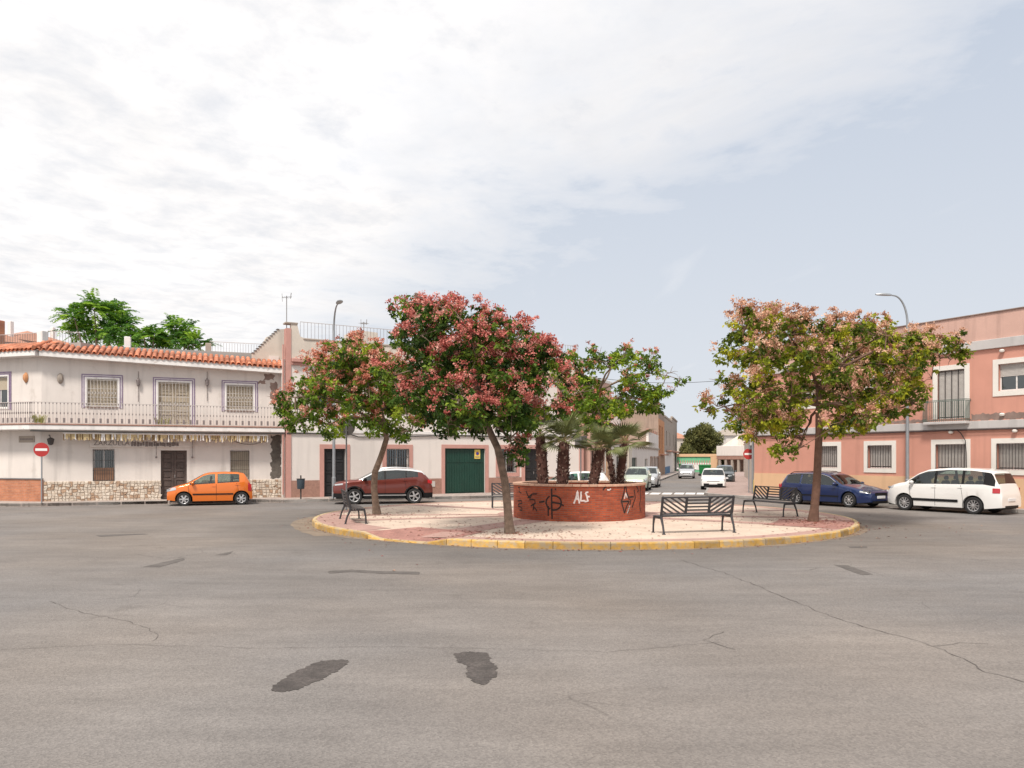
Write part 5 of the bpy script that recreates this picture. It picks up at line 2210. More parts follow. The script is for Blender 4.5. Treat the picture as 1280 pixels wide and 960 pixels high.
# roof hut and chimney
B2.part('roof_hut', MB().prism_xz([(uu(451), 7.6), (uu(482), 7.6), (uu(480.5), 8.72), (uu(453), 8.78)], 1.0, 3.0), M['cream_wall'])
B2.part('roof_deck', MB().box(.3, L2_ - .1, .3, 8.9, 7.0, 7.3), M['roof_grey'])


def aerial(loc, h_, label, rz=.4):
    t = thing('tv_aerial', label, 'aerial', loc, rz)
    MB().tube([(0, 0, 0), (0, 0, h_)], .022, 6).build('mast', M['iron_grey'], t)
    mb = MB()
    mb.tube([(-.22, 0, h_ - .1), (.24, 0, h_ - .02)], .012, 5)
    for k in range(6):
        x = -.2 + k * .08
        mb.tube([(x, -.2, h_ - .08), (x, .2, h_ - .08)], .007, 4)
    mb.tube([(.18, -.02, h_ - .12), (.22, 0, h_ + .16)], .02, 5)
    mb.tube([(-.2, 0, h_ - .3), (-.22, 0, h_ + .1)], .010, 5)
    mb.build('antenna_bars', M['iron_grey'], t)


p = F2.world(uu(359.5) + .05, .4, 7.3)
aerial(p, 2.75, 'tall thin television aerial on the stepped parapet corner')
p = F2.world(uu(466), 1.4, 7.3)
aerial(p, 2.0, 'small television aerial beside the roof hut', 1.0)

# ---------------------------------------------------------------- houses round the street corner, left side
B3 = Bld('corner_row_house', 'tall narrow white and pink house at the left corner of the street', 'house', F3)
hs = [[.25, .95, PZ, 2.5], [2.3, 2.9, 1.2, 2.6], [.8, 1.4, 3.9, 5.6], [3.0, 3.5, 3.9, 5.6]]
B3.part('wall', wall_mb(0, 4.2, 0, 6.9, hs, back=6), M['pink_faded'])
door(B3, hs[0], M['wood_dark'], leaves=1)
for h in hs[1:]:
    window(B3, h, 'blind', drop=.6)
    surround(B3, h, .12, M['frame_white'], .03)
B3.part('parapet', MB().bbox(-.05, 4.25, -.06, .2, 6.9, 7.1, .02), M['white_trim'])
mb = MB()
for u in (1.3, 1.75, 3.2, 3.7):
    mb.bbox(u, u + .22, -.05, 0, .2, 3.2, .01)
B3.part('pilaster', mb, M['tan'])
B3b = Bld('low_street_house', 'low white house with beige end pillar behind the palms', 'house', Fac(F3.world(4.25, 0)[:2], F3.world(F3.L, 0)[:2]))
f3b = B3b.f
hs = [[1.2, 2.0, 1.0, 2.2], [2.7, 3.0, .9, 2.3]]
B3b.part('wall', wall_mb(0, f3b.L, 0, 2.95, hs, back=5), M['white_wall2'])
for h in hs:
    window(B3b, h, 'curtain')
    grille(B3b, h, 4)
B3b.part('end_pillar', MB().bbox(f3b.L - .8, f3b.L, -.12, .3, 0, 2.9, .01), M['cream_wall'])
B3b.part('coping', MB().bbox(-.02, f3b.L + .02, -.06, .2, 2.95, 3.03, .01), M['grey_wall'])
# taller white block behind
q = at(757, 560, 60.0)
B3c = Bld('back_house', 'narrow white block showing between the tree crown and the low street house', 'house', Fac((at(757, 560, 60).x, 60), (at(776, 560, 62).x, 62)))
B3c.part('wall', wall_mb(0, B3c.f.L, 0, 6.6, [[.5, .8, 4.2, 5.9]], back=5), M['white_wall2'])
window(B3c, [.5, .8, 4.2, 5.9], 'none', panes=1)
B3c.part('coping', MB().bbox(-.05, B3c.f.L + .05, -.05, .2, 6.6, 6.75, .02), M['frame_pink'])

# low white street house with three brown windows
Bs = Bld('terrace_house', 'low white terrace house with three narrow brown windows and a roof terrace', 'house', SW)
ux = SW.u
u_end = ux(823)
hs = [[ux(790), ux(796), PZ, 2.1], [ux(806), ux(809.5), .9, 2.0]]
for a, b in ((813, 815.3), (817, 819), (820.6, 822.3)):
    hs.append([ux(a), ux(b), .9, 2.1])
Bs.part('wall', wall_mb(0, u_end, 0, 2.9, hs, back=8), M['white_wall2'])
door(Bs, hs[0], M['green_metal'], leaves=2)
window(Bs, hs[1], 'none', panes=1)
for h in hs[2:]:
    window(Bs, h, 'blind', blind_m=M['wood_brown'], panes=1)
    surround(Bs, h, .12, M['wood_brown'], .04)
Bs.part('cornice', MB().bbox(0, u_end, -.15, .1, 2.9, 3.06, .02), M['grey_wall'])
# upper floor: red brick block and white parapet with red caps
ua = ux(801)
Bs.part('upper_wall', MB().box(ua - 14, ua, 1.0, 6, 3.0, 4.3), M['brick_orange'])
Bs.part('tile_canopy', MB().prism_xz([(ua - 14, 4.3), (ua + .2, 4.3), (ua + .2, 4.38), (ua - 14, 4.38)], .8, 6.2), M['tile_far'])
Bs.part('terrace_parapet', MB().box(ux(810.5), u_end - .1, -.02, .2, 3.06, 4.45), M['white_wall2'])
mb = MB()
k = ux(810.5)
while k < u_end - 1:
    mb.bbox(k, k + 1.1, -.05, .22, 4.45, 4.75, .03)
    k += 2.3
Bs.part('parapet_caps', mb, M['dado_brown'])
# tall brown gable and the row beyond
SW2 = Fac(SW.world(u_end + .02, 0)[:2], SW.world(u_end + 60, 0)[:2])
Bg = Bld('tall_gable_house', 'tall bare brown gable house with narrow orange front up the street', 'house', SW2)
w2 = SW2.u
ug = w2(830.5)
hs = [[w2(824.2), w2(825.6), 2.6, 5.6], [w2(827), w2(828.3), 2.6, 5.6]]
Bg.part('wall', wall_mb(0, ug, 0, 6.3, hs, back=13), M['orange_wall'])
for h in hs:
    window(Bg, h, 'blind', blind_m=M['wood_dark'], panes=1)
Bg.part('base', MB().box(0, ug, -.06, 0, 0, 2.3), M['wood_brown'])
Bg.part('balcony', MB().bbox(w2(825.5), w2(829.5), -.6, 0, 2.35, 2.5, .02), M['dado_brown'])
Bg.part('gable', MB().prism_xz([(0, 6.3), (ug, 6.3), (ug, 7.4), (0, 7.4)], 0, 13), M['brown_wall'])
mb = MB()
mb.box(-.03, 0, 0, 14.5, 0, 7.4)
Bg.part('gable_wall', mb, M['brown_wall'])
Bg.part('gable_coping', MB().bbox(-.1, .25, -.05, 14.5, 7.4, 7.52, .02), M['grey_wall'])
Bg.part('chimney', MB().bbox(.2, 1.2, 7.3, 8.4, 7.4, 8.3, .03), M['brown_wall'])
n_prev = ug
for i, (x1, hh, m_, lab, bm_) in enumerate(((840, 6.9, 'grey_wall', 'grey tan house with a white ground floor beyond the orange front', 'white_wall2'),
                                       (848, 7.6, 'grey_wall', 'last tall grey brown house on the left of the street', 'white_wall2'))):
    A3 = SW2.world(n_prev + .02, 0)[:2]
    u1 = w2(x1) if x1 < 848 else n_prev + 14
    f = Fac(A3, SW2.world(u1, 0)[:2])
    Bt = Bld('street_house', lab, 'house', f, None)
    LL = f.L
    hs = [[LL * .2, LL * .2 + 1.2, 3.6, 5.4], [LL * .65, LL * .65 + 1.2, 3.6, 5.4]]
    Bt.part('wall', wall_mb(0, LL, 0, hh, hs, back=9), M[m_])
    for h in hs:
        window(Bt, h, 'blind', blind_m=M['wood_dark'])
    Bt.part('ground_floor', MB().box(.0, LL, -.08, 0, 0, 2.75), M[bm_])
    Bt.part('balcony', MB().bbox(LL * .15, LL * .8, -.7, -.081, 2.8, 3.0, .03), M['dado_brown'])
    Bt.part('parapet', MB().bbox(0, LL, -.1, .2, hh, hh + .25, .03), M['grey_wall'])
    if i == 0:
        Bt.part('blue_base', MB().box(0, LL * .6, -.1, -.08, 0, 1.0), M['bluewall'])
    n_prev = u1

# ---------------------------------------------------------------- pink corner house
B5 = Bld('pink_house', 'two storey salmon pink house with cream window frames and tan base', 'house', F5)
L5 = F5.L
u5 = F5.u
TOP5 = 7.86
g5 = [F5.rect(1024, 556, 1047, 586), F5.rect(1085, 555.5, 1115, 587), F5.rect(1170, 554, 1207, 588), F5.rect(1246, 553, 1283, 590)]
for h in g5:
    h[2], h[3] = 1.62, 2.66
w_ = g5[3][1] + 2.3
g5.append([w_, w_ + 1.25, 1.62, 2.66])
up5 = [F5.rect(1172, 459, 1206, 522), F5.rect(1248, 452, 1290, 489)]
up5[0][2], up5[0][3] = 3.72, 5.75
up5[1][2], up5[1][3] = 4.72, 5.78
up5.append([u5(1085), u5(1118) - .12, 4.72, 5.78])
up5.append([u5(1000), u5(1026), 4.72, 5.78])
up5.append([w_, w_ + 1.3, 4.72, 5.78])
B5.part('wall', wall_mb(0, L5, 1.2, 3.27, g5, back=12), M['pink'])
B5.part('upper_wall', wall_mb(0.002, L5, 3.58, 6.45, up5, back=11.9), M['pink'])
B5.part('base', MB().box(0, L5, -.03, .3, 0, 1.28), M['tan'])
B5.part('string_course', MB().bbox(-.02, L5, -.08, .3, 3.27, 3.58, .01), M['greyband'])
B5.part('painted_string_shadow', MB().box(-.02, L5, -.09, -.02, 3.245, 3.268), M['rail_dark'])  # shadow line under the string course, laid in as a dark strip
B5.part('eaves_band', MB().bbox(-.02, L5, -.10, .3, 6.43, 6.80, .01), M['greyband'])
B5.part('parapet', MB().box(0, L5, 0.02, .3, 6.8, TOP5), M['pink_faded'])
B5.part('parapet_coping', MB().bbox(-.03, L5, -.03, .36, TOP5, TOP5 + .05, .01), M['grime'])
B5.part('roof_deck', MB().box(.2, L5, .3, 11.8, 6.8, 7.1), M['roof_grey'])
o = B5.part('grime_band', ragged(u5(1214), u5(1245) + 4, 3.60, 3.86, 24, .05), M['grime']); front_fix(o)
o = B5.part('grime_band', ragged(u5(1080), u5(1158), 3.60, 3.74, 24, .04), M['grime']); front_fix(o)
for h in g5:
    window(B5, h, 'blind', blind_m=M['blind_grey'], rec=.14)
    surround(B5, h, .2, M['frame_white'], .03)
    grille(B5, h, 9, .05, rows=1, r=.010)
for h in up5:
    if h[3] - h[2] > 1.5:
        window(B5, h, 'blind', blind_m=M['blind_grey'], rec=.1)
        surround(B5, h, .2, M['frame_white'], .03, bottom=False)
        grille(B5, h, 4, -.04, rows=1, r=.012)
    else:
        window(B5, h, 'blind', blind_m=M['blind_grey'], rec=.12, drop=.5)
        surround(B5, h, .2, M['frame_white'], .03)
# green iron balcony cage
h = up5[0]
M['green_iron'] = mat('green_grey_iron', (.10, .14, .12), .6, .15, 8)
b0, b1, bo = h[0] - .42, h[1] + .25, .38
bsl = B5.part('balcony_slab', MB().bbox(b0, b1, -bo, -.08, 3.48, 3.60, .02), M['greyband'])
mb = MB()
for z in (3.64, 4.42, 4.47):
    mb.box(b0, b1, -bo, -bo + .02, z, z + .025)
    mb.box(b0, b0 + .02, -bo + .02, 0, z, z + .025)
    mb.box(b1 - .02, b1, -bo + .02, 0, z, z + .025)
br_ = B5.part('balcony_railing', mb, M['green_iron'])
me = MB().box(-.008, .008, -.008, .008, 3.6, 4.44).mesh('baluster', M['green_iron'])
nb = 20
for k in range(nb + 1):
    link('baluster', me, br_, (b0 + .01 + (b1 - b0 - .02) * k / nb, -bo + .01, 0, 0))
for k in range(1, 5):
    for x in (b0 + .01, b1 - .01):
        link('baluster', me, br_, (x, -bo + bo * k / 5, 0, 0))
# wall lamps and drooping cable
for px, z in ((1254, 6.28), (1254, 3.78), (1190, 3.14), (1270, 3.12)):
    Mx = Matrix.Translation((u5(px), -.09, z))
    B5.part('wall_lamp', MB().lathe([(.03, -.05), (.085, -.03), (.1, .03), (.05, .07)], 10, M=Mx), M['frame_white'], 50)
B5.part('wall_cable', MB().tube([(u5(1198), -.10, 3.24), (u5(1203), -.11, 3.10), (u5(1208.5), -.11, 2.8), (u5(1209.5), -.10, 2.3), (u5(1209), -.06, 1.5)], .018, 6), M['cable'])
B5.part('wall_cable', MB().tube([(0, -.11, 3.22), (u5(1100), -.115, 3.21), (u5(1198), -.115, 3.22), (L5, -.115, 3.24)], .018, 6), M['cable'])
# side along the street
FS5 = Fac((12.97 + .2566 * 7, 41.1 + .9665 * 7), (12.97, 41.1))
B5.use(FS5)
B5.part('side_wall', MB().box(0, FS5.L - .002, 0, .3, 0, 7.8), M['cream_wall'])
B5.part('corner_pipe', MB().tube([(FS5.L - .35, -.07, .2), (FS5.L - .35, -.07, 6.6)], .05, 8), M['galv'])
B5.part('corner_guard', MB().bbox(FS5.L - .25, FS5.L - .02, -.04, .0, .15, .9, .01), M['yellow'])
B5.part('junction_box', MB().bbox(FS5.L - .75, FS5.L - .45, -.2, 0, 2.75, 3.5, .02), M['blind_grey'])
B5.part('junction_box', MB().bbox(FS5.L - 1.3, FS5.L - .95, -.25, 0, 2.55, 3.1, .02), M['galv'])

# right hand row beyond
q0 = Vector((12.97 + .2566 * 7.3, 41.1 + .9665 * 7.3))
for i, (d0, d1, hh, m_, lab) in enumerate(((0, 16, 4.2, 'white_wall2', 'low white house right behind the pink corner house'), (16.3, 34, 3.6, 'cream_wall', 'cream house further up the right side of the street'))):
    f = Fac(q0 + sdir * d1 + Vector((.9665, -.2566)) * .9, q0 + sdir * d0 + Vector((.9665, -.2566)) * .9)
    Bt = Bld('street_house', lab, 'house', f)
    LL = f.L
    hs = [[LL * .25, LL * .25 + 1.1, 1.0, 2.4], [LL * .7, LL * .7 + 1.0, PZ, 2.4]]
    Bt.part('wall', wall_mb(0, LL, 0, hh, hs, back=8), M[m_])
    window(Bt, hs[0], 'blind'); door(Bt, hs[1], M['wood_brown'], leaves=1)
    Bt.part('coping', MB().bbox(0, LL, -.08, .2, hh, hh + .15, .02), M['grey_wall'])

# ---------------------------------------------------------------- street end: mint wall, porch house, roofs
A6, B6_ = at(846, 590, 112), at(894.5, 590, 110)
F6 = Fac(A6[:2], B6_[:2])
B6 = Bld('mint_kiosk', 'low mint green building with ochre frame closing the street', 'building', F6)
L6 = F6.L
B6.part('wall', MB().box(0, L6, 0, 3, 0, 2.45), M['mint'])
B6.part('ochre_lintel', MB().bbox(-.05, L6 + .3, -.15, 3.1, 2.2, 2.62, .03), M['tan'])
B6.part('ochre_pillar', MB().bbox(L6 - .7, L6 + .3, -.152, 1, 0, 2.2, .03), M['tan'])
B6.part('white_band', MB().box(0, L6 - .7, -.05, 0, .35, 1.35), M['white_trim'])
mb = MB()
for k in range(14):
    mb.box(.15 + k * .34, .27 + k * .34, -.09, -.05, 1.1, 1.7)
B6.part('red_balusters', mb, M['frame_pink'])
F7 = Fac(at(897, 590, 108)[:2], at(940, 590, 104)[:2])
B7 = Bld('porch_house', 'white house with brown pillared porch and tiled hip roofs at the street end', 'house', F7)
L7 = F7.L
B7.part('wall', MB().box(0, L7, 1.6, 8, 0, 3.7), M['brown_wall'])
B7.part('balcony_wall', MB().bbox(-.2, L7, 0, 1.6, 2.35, 3.75, .03), M['white_wall2'])
B7.part('porch_beam', MB().box(-.2, L7, .05, 1.55, 1.85, 2.35), M['dado_brown'])
mb = MB()
for k in range(6):
    u = .2 + k * (L7 - .4) / 5
    B7.part('porch_pillar', MB().bbox(u - .16, u + .16, .1, .42, 0, 1.85, .02), M['grey_wall'])
def hip(u0, u1, y0, y1, z, h_, m_, ov=.4):
    mb = MB()
    u0 -= ov; u1 += ov; y0 -= ov; y1 += ov
    d = min((u1 - u0), (y1 - y0)) / 2
    P = [(u0, y0, z), (u1, y0, z), (u1, y1, z), (u0, y1, z), (u0 + d, (y0 + y1) / 2, z + h_), (max(u1 - d, u0 + d + .01), (y0 + y1) / 2, z + h_)]
    mb.add(P, [(0, 1, 5, 4), (1, 2, 5), (2, 3, 4, 5), (3, 0, 4), (3, 2, 1, 0)])
    return mb
B7.part('roof', hip(-.3, L7 * .35, 2, 6, 3.75, 1.5, M['tile_far'], .2), M['cream_wall'])
B7.part('upper_block', MB().box(L7 * .3, L7, 4, 10, 3.7, 5.3), M['white_wall2'])
B7.part('roof', hip(L7 * .3, L7, 4, 10, 5.3, 1.5, None), M['tile_far'])
def far_house(x0, x1, Y, ztop, zr, wall, roof, label):
    f = Fac(at(x0, 590, Y)[:2], at(x1, 590, Y + 1)[:2])
    b = Bld('far_house', label, 'house', f)
    b.part('wall', wall_mb(0, f.L, 0, ztop, [[f.L * .3, f.L * .3 + 1, ztop - 2, ztop - .8]], back=6), M[wall])
    window(b, [f.L * .3, f.L * .3 + 1, ztop - 2, ztop - .8], 'none')
    b.part('roof', hip(0, f.L, 0, 6, ztop, zr, None, .3), M[roof])
far_house(908, 940, 135, 6.0, 1.8, 'white_wall2', 'grey_wall', 'far white house with grey hip roof above the porch house')
far_house(846, 862, 140, 5.6, 1.4, 'cream_wall', 'tile_far', 'far house with red tile roof left of the distant trees')
# green bins
def bin_(px, Y, w, label, hh=1.25):
    p = at(px, 593, Y)
    t = thing('wheelie_container', label, 'container', (p.x, Y, 0.0), R(-14))
    mb = MB()
    P = []
    for z, s in ((.12, .86), (hh * .82, 1.0)):
        P += [(-w / 2 * s, -.5 * s, z), (w / 2 * s, -.5 * s, z), (w / 2 * s, .5 * s, z), (-w / 2 * s, .5 * s, z)]
    mb.add(P, [(3, 2, 1, 0), (4, 5, 6, 7)] + [(k, (k + 1) % 4, 4 + (k + 1) % 4, 4 + k) for k in range(4)])
    mb.build('tub', M['green_bin'], t)
    MB().bbox(-w / 2 - .03, w / 2 + .03, -.55, .55, hh * .82, hh, .08).build('lid', M['green_bin'], t)
    for sx in (-1, 1):
        for sy in (-1, 1):
            MB().lathe([(.08, -.03), (.08, .03)], 10, M=Matrix.Translation((sx * w * .36, sy * .38, .08)) @ Matrix.Rotation(R(90), 4, 'Y')).build('castor', M['tyre'], t)
bin_(881, 94, 1.45, 'bright green rubbish container at the end of the street')
bin_(853.5, 92, .9, 'dark green container left of the small silver car', 1.4)

# far roofs at the left, seen over the terrace
fl = Fac(at(-30, 590, 66)[:2], at(34, 590, 70)[:2])
b = Bld('far_left_house', 'far white house with brown tiled hip roof seen over the left terrace', 'house', Fac(at(24, 590, 66)[:2], at(108, 590, 72)[:2]))
b.part('wall', MB().box(0, b.f.L, 0, 6, 0, 12.2), M['white_wall2'])
b.part('roof', hip(0, b.f.L, 0, 7, 12.2, 1.5, None, .5), M['tile_far'])
b.part('chimney', MB().bbox(.6, .95, 2, 2.4, 12.4, 14.1, .04), M['white_trim'])
b.part('chimney', MB().bbox(4.6, 4.9, 2, 2.4, 12.4, 14.2, .04), M['white_trim'])
b = Bld('far_left_house', 'far low house with dark red roof beside the brick chimney', 'house', Fac(at(-40, 590, 58)[:2], at(30, 590, 60)[:2]))
b.part('wall', MB().box(0, b.f.L, 0, 6, 0, 11.0), M['white_wall2'])
b.part('roof', hip(0, b.f.L, 0, 6, 11.0, 1.2, None, .4), M['tile_far'])
# overhead wire between the corner houses of the street
w = thing('overhead_wire', 'thin black wire sagging across the mouth of the side street', 'wire', (4.3, 46.2, 7.0))
p1 = Vector((13.0 - 4.3, 41.2 - 46.2, 6.4 - 7.0))
MB().tube([Vector((p1.x * t, p1.y * t, p1.z * t - .35 * math.sin(math.pi * t))) for t in [k / 12 for k in range(13)]], .012, 4).build('wire_span', M['cable'], w)


# ================================================================ TREES
def leafy(name, pts, dirs, size, aspect, tint, m_, parent, fold=.25, kind='stuff'):
    """many folded diamond leaves: pts base, dirs unit direction (n,3)"""
    n = len(pts)
    up = rng.normal(size=(n, 3))
    side = np.cross(dirs, up)
    side /= np.linalg.norm(side, axis=1, keepdims=True) + 1e-9
    nrm = np.cross(side, dirs)
    L_ = size[:, None]
    tip = pts + dirs * L_
    mid = pts + dirs * L_ * .45
    a = mid + side * L_ * aspect * .5 + nrm * L_ * fold * aspect
    b = mid - side * L_ * aspect * .5 + nrm * L_ * fold * aspect
    V = np.stack([pts, a, tip, b], 1).reshape(-1, 3)
    me = bpy.data.meshes.new(name)
    me.vertices.add(4 * n)
    me.vertices.foreach_set('co', V.astype(np.float32).ravel())
    idx = np.arange(n) * 4
    F = np.stack([idx, idx + 1, idx + 2, idx, idx + 2, idx + 3], 1).ravel()
    me.loops.add(6 * n)
    me.loops.foreach_set('vertex_index', F.astype(np.int32))
    me.polygons.add(2 * n)
    me.polygons.foreach_set('loop_start', np.arange(2 * n, dtype=np.int32) * 3)
    me.polygons.foreach_set('loop_total', np.full(2 * n, 3, dtype=np.int32))
    me.update(calc_edges=True)
    at_ = me.attributes.new('tint', 'FLOAT', 'FACE')
    at_.data.foreach_set('value', np.repeat(tint, 2).astype(np.float32))
    me.materials.append(m_)
    o = link(name, me, parent)
    if kind:
        o['kind'] = kind
    return o


def unit(v):
    return v / (np.linalg.norm(v, axis=-1, keepdims=True) + 1e-9)


def lobes3d(lobes, Y, spread, base):
    """photo lobes -> ellipsoids round the trunk, in tree-local metres"""
    out = []
    xs = [l[0] for l in lobes]
    x0, x1 = min(xs), max(xs)
    cx = (x0 + x1) / 2
    for (px, py, r) in lobes:
        k = (px - cx) / max(1, (x1 - x0) / 2)
        dmax = spread * math.sqrt(max(.05, 1 - .85 * k * k))
        for s in ((-1, 0, 1) if abs(k) < .75 else (0,)):
            dy = s * dmax * random.uniform(.55, .9) + random.uniform(-.3, .3)
            if s == 0:
                dy = random.uniform(-.5, .5) * dmax
            Yp = Y + dy
            p = at(px, py, Yp)
            rr = r / FOC * Yp
            out.append((np.array([p.x - base.x, p.y - base.y, p.z - base.z]), rr * random.uniform(.85, 1.05), s))
    return out


def blossom_tree(name, label, base, trunk_px, fork, lobes, spread, P, group, seed, leafm, flowm, bark, leaf_n, flow_n, leaf=.17, trunk_r=.13, flower=.05):
    global rng
    rng = np.random.default_rng(seed)
    random.seed(seed)
    root = thing(name, label, 'tree', base, 0, group)
    Y = base.y
    tp = []
    for (px, py, dy) in trunk_px:
        p = at(px, py, Y + dy)
        tp.append(Vector((p.x - base.x, p.y - base.y, p.z - base.z)))
    tp[0] = Vector((0, 0, -.02))
    n = len(tp)
    # refine the trunk
    fine, rad = [], []
    for i in range(n - 1):
        for k in range(5):
            t = k / 5
            p = tp[i].lerp(tp[i + 1], t)
            g = (i + t) / (n - 1)
            fine.append(p + Vector((math.sin(g * 9 + seed) * .015, math.cos(g * 7) * .015, 0)))
            rad.append(trunk_r * ((1 - .38 * g) + (.38 * (1 - g * 14) if g < .07 else 0)))
    fine.append(tp[-1]); rad.append(trunk_r * .6)
    mb = MB()
    mb.tube(fine, rad, 12)
    top = tp[-1]
    lb = lobes3d(lobes, Y, spread, base)
    br = MB()
    # a few main limbs, the rest of the lobes hang on the nearest limb
    order = [max(range(len(lb)), key=lambda i: np.linalg.norm(lb[i][0] - np.array(top)))]
    while len(order) < min(8, len(lb)):
        order.append(max((i for i in range(len(lb)) if i not in order), key=lambda i: min(np.linalg.norm(lb[i][0] - lb[j][0]) for j in order)))
    limbs = []
    for k, i in enumerate(order):
        c, r, s = lb[i]
        tgt = Vector(c.tolist())
        st = fine[-1 - (k * 2) % max(1, min(8, len(fine) // 3))]
        if tgt.z < st.z:
            st = fine[max(0, len(fine) - 9)]
        ln = (tgt - st).length
        pts_ = []
        for q in range(7):
            t = q / 6
            p = st.lerp(tgt, t) + Vector((random.uniform(-.05, .05), random.uniform(-.05, .05), .16 * ln * math.sin(math.pi * t) * (.9 if tgt.z > st.z else .5)))
            pts_.append(p)
        pts_[0], pts_[-1] = st, tgt
        r0 = trunk_r * .42
        br.tube(pts_, [r0 * (1 - .8 * q / 6) for q in range(7)], 7)
        limbs += pts_[2:]
    for i, (c, r, s) in enumerate(lb):
        tgt = Vector(c.tolist())
        if i not in order:
            st = min(limbs, key=lambda p: (p - tgt).length)
            mid = st.lerp(tgt, .5) + Vector((random.uniform(-.1, .1), random.uniform(-.1, .1), .05))
            br.tube([st, mid, tgt], [.022, .016, .008], 5)
        for k in range(5):
            e = tgt + Vector((random.gauss(0, 1), random.gauss(0, 1), random.gauss(.2, 1))).normalized() * r * .85
            br.tube([tgt, tgt.lerp(e, .5) + Vector((0, 0, .04)), e], [.012, .009, .004], 4)
    tm = mb.build('trunk', bark, root, smooth=60)
    br.build('branches', bark, root, smooth=60)
    # foliage: leaf rosettes gathered on twigs, twigs spread through every lobe
    vol = np.array([r ** 2.2 for _, r, _ in lb])
    w = vol / vol.sum()
    nt = leaf_n // 5
    pick = rng.choice(len(lb), size=nt, p=w)
    C_ = np.array([lb[i][0] for i in pick]); Rr = np.array([lb[i][1] for i in pick])
    d = unit(rng.normal(size=(nt, 3)))
    tw = C_ + d * (Rr * (rng.random(nt) ** .4) * 1.02)[:, None] * np.array([1, 1, .85])
    own = rng.integers(0, nt, leaf_n)
    cl = tw[own] + rng.normal(size=(leaf_n, 3)) * .115 * np.array([1, 1, .8])
    twt = np.clip(rng.normal(.45, .26, nt), 0, 1)
    tint_c = np.clip(twt[own] + rng.normal(0, .08, leaf_n), 0, 1)
    out_w = np.linalg.norm(tw - C_, axis=1) / Rr + .55 * d[:, 2]
    per = 8
    pts = np.repeat(cl, per, 0) + rng.normal(size=(leaf_n * per, 3)) * .03
    az = rng.random(leaf_n * per) * 2 * np.pi
    el = rng.normal(-.55, .5, leaf_n * per)
    dr_ = np.stack([np.cos(az) * np.cos(el), np.sin(az) * np.cos(el), np.sin(el)], 1)
    sz = leaf * rng.uniform(.65, 1.25, leaf_n * per)
    leafy('foliage', pts, unit(dr_), sz, .52, np.clip(np.repeat(tint_c, per) + rng.normal(0, .08, leaf_n * per), 0, 1), leafm, root)
    # blossom: puffs of papery bits sitting on the outer and upper skin
    pw = np.clip(out_w, .02, None) ** 3
    own = rng.choice(nt, size=flow_n, p=pw / pw.sum())
    cl = tw[own] + d[own] * .06 + np.clip(rng.normal(size=(flow_n, 3)), -1.6, 1.6) * .11 + np.array([0, 0, .10])
    per = 26
    big = rng.uniform(.6, 1.3, flow_n)
    pts = np.repeat(cl, per, 0) + rng.normal(size=(flow_n * per, 3)) * np.repeat(big, per)[:, None] * .050 * np.array([1, 1, .75])
    dr_ = unit(rng.normal(size=(flow_n * per, 3)) + np.array([0, 0, .3]))
    sz = flower * 1.1 * rng.uniform(.7, 1.4, flow_n * per)
    tc_ = np.clip(np.repeat(rng.normal(.5, .24, flow_n), per) + rng.normal(0, .12, flow_n * per), 0, 1)
    leafy('blossom', pts, dr_, sz, .85, tc_, flowm, root)
    return root


LEAF_A = tint_mat('deep_green_leaf', (.018, .045, .009), (.26, .36, .04), (.075, .15, .018), trans=.38)
LEAF_B = tint_mat('mid_green_leaf', (.035, .075, .010), (.40, .50, .04), (.16, .27, .025), trans=.4)
LEAF_C = tint_mat('yellow_green_leaf', (.045, .08, .009), (.56, .54, .04), (.22, .28, .022), trans=.4)
FLO_A = tint_mat('pink_red_blossom', (.26, .035, .03), (.85, .50, .42), (.68, .22, .18))
FLO_B = tint_mat('red_pink_blossom', (.32, .07, .04), (.85, .52, .40), (.68, .27, .18))
FLO_C = tint_mat('salmon_blossom', (.30, .12, .07), (.85, .60, .44), (.68, .38, .25))
GT = 'flowering street trees on the traffic island'
gl = []
b1 = TREE_SPOTS[0]
blossom_tree('flowering_tree', 'flowering tree with slanting pale trunk at the left side of the island', Vector((b1.x, b1.y, .165)),
             [(471, 643, 0), (468, 610, 0), (469, 590, 0), (476, 570, 0), (483, 548, 0), (478, 520, 0), (470, 495, .1)], None,
             [(352, 514, 22), (345, 500, 14), (380, 500, 32), (372, 525, 20), (415, 465, 34), (400, 480, 30), (450, 452, 32), (430, 440, 22), (485, 465, 40), (440, 505, 36), (495, 515, 36), (412, 530, 20), (470, 530, 22), (505, 540, 18), (460, 480, 40), (520, 490, 36)],
             1.9, 0, GT, 3, LEAF_B, FLO_B, M['bark'], 2200, 800, leaf=.14, trunk_r=.12)
b2 = TREE_SPOTS[1]
blossom_tree('flowering_tree', 'tallest deep pink flowering tree with leaning trunk left of the brick planter', Vector((b2.x, b2.y, .165)),
             [(638, 668, 0), (634, 630, 0), (630, 600, 0), (622, 560, 0), (609, 530, 0), (600, 500, .1), (592, 470, .1)], None,
             [(512, 392, 20), (540, 395, 26), (525, 420, 32), (575, 398, 27), (612, 415, 28), (645, 425, 26), (672, 448, 24), (540, 455, 40), (595, 450, 42), (640, 470, 42), (690, 478, 26), (706, 497, 20), (532, 500, 38), (580, 505, 36), (640, 515, 36), (682, 515, 28), (514, 540, 18), (560, 530, 20), (648, 555, 13), (652, 575, 9), (490, 470, 16), (600, 525, 26), (520, 370, 5), (505, 377, 8), (620, 398, 10)],
             1.8, 0, GT, 5, LEAF_A, FLO_A, M['bark'], 3100, 1750, leaf=.13, trunk_r=.112, flower=.045)
b3 = TREE_SPOTS[2]
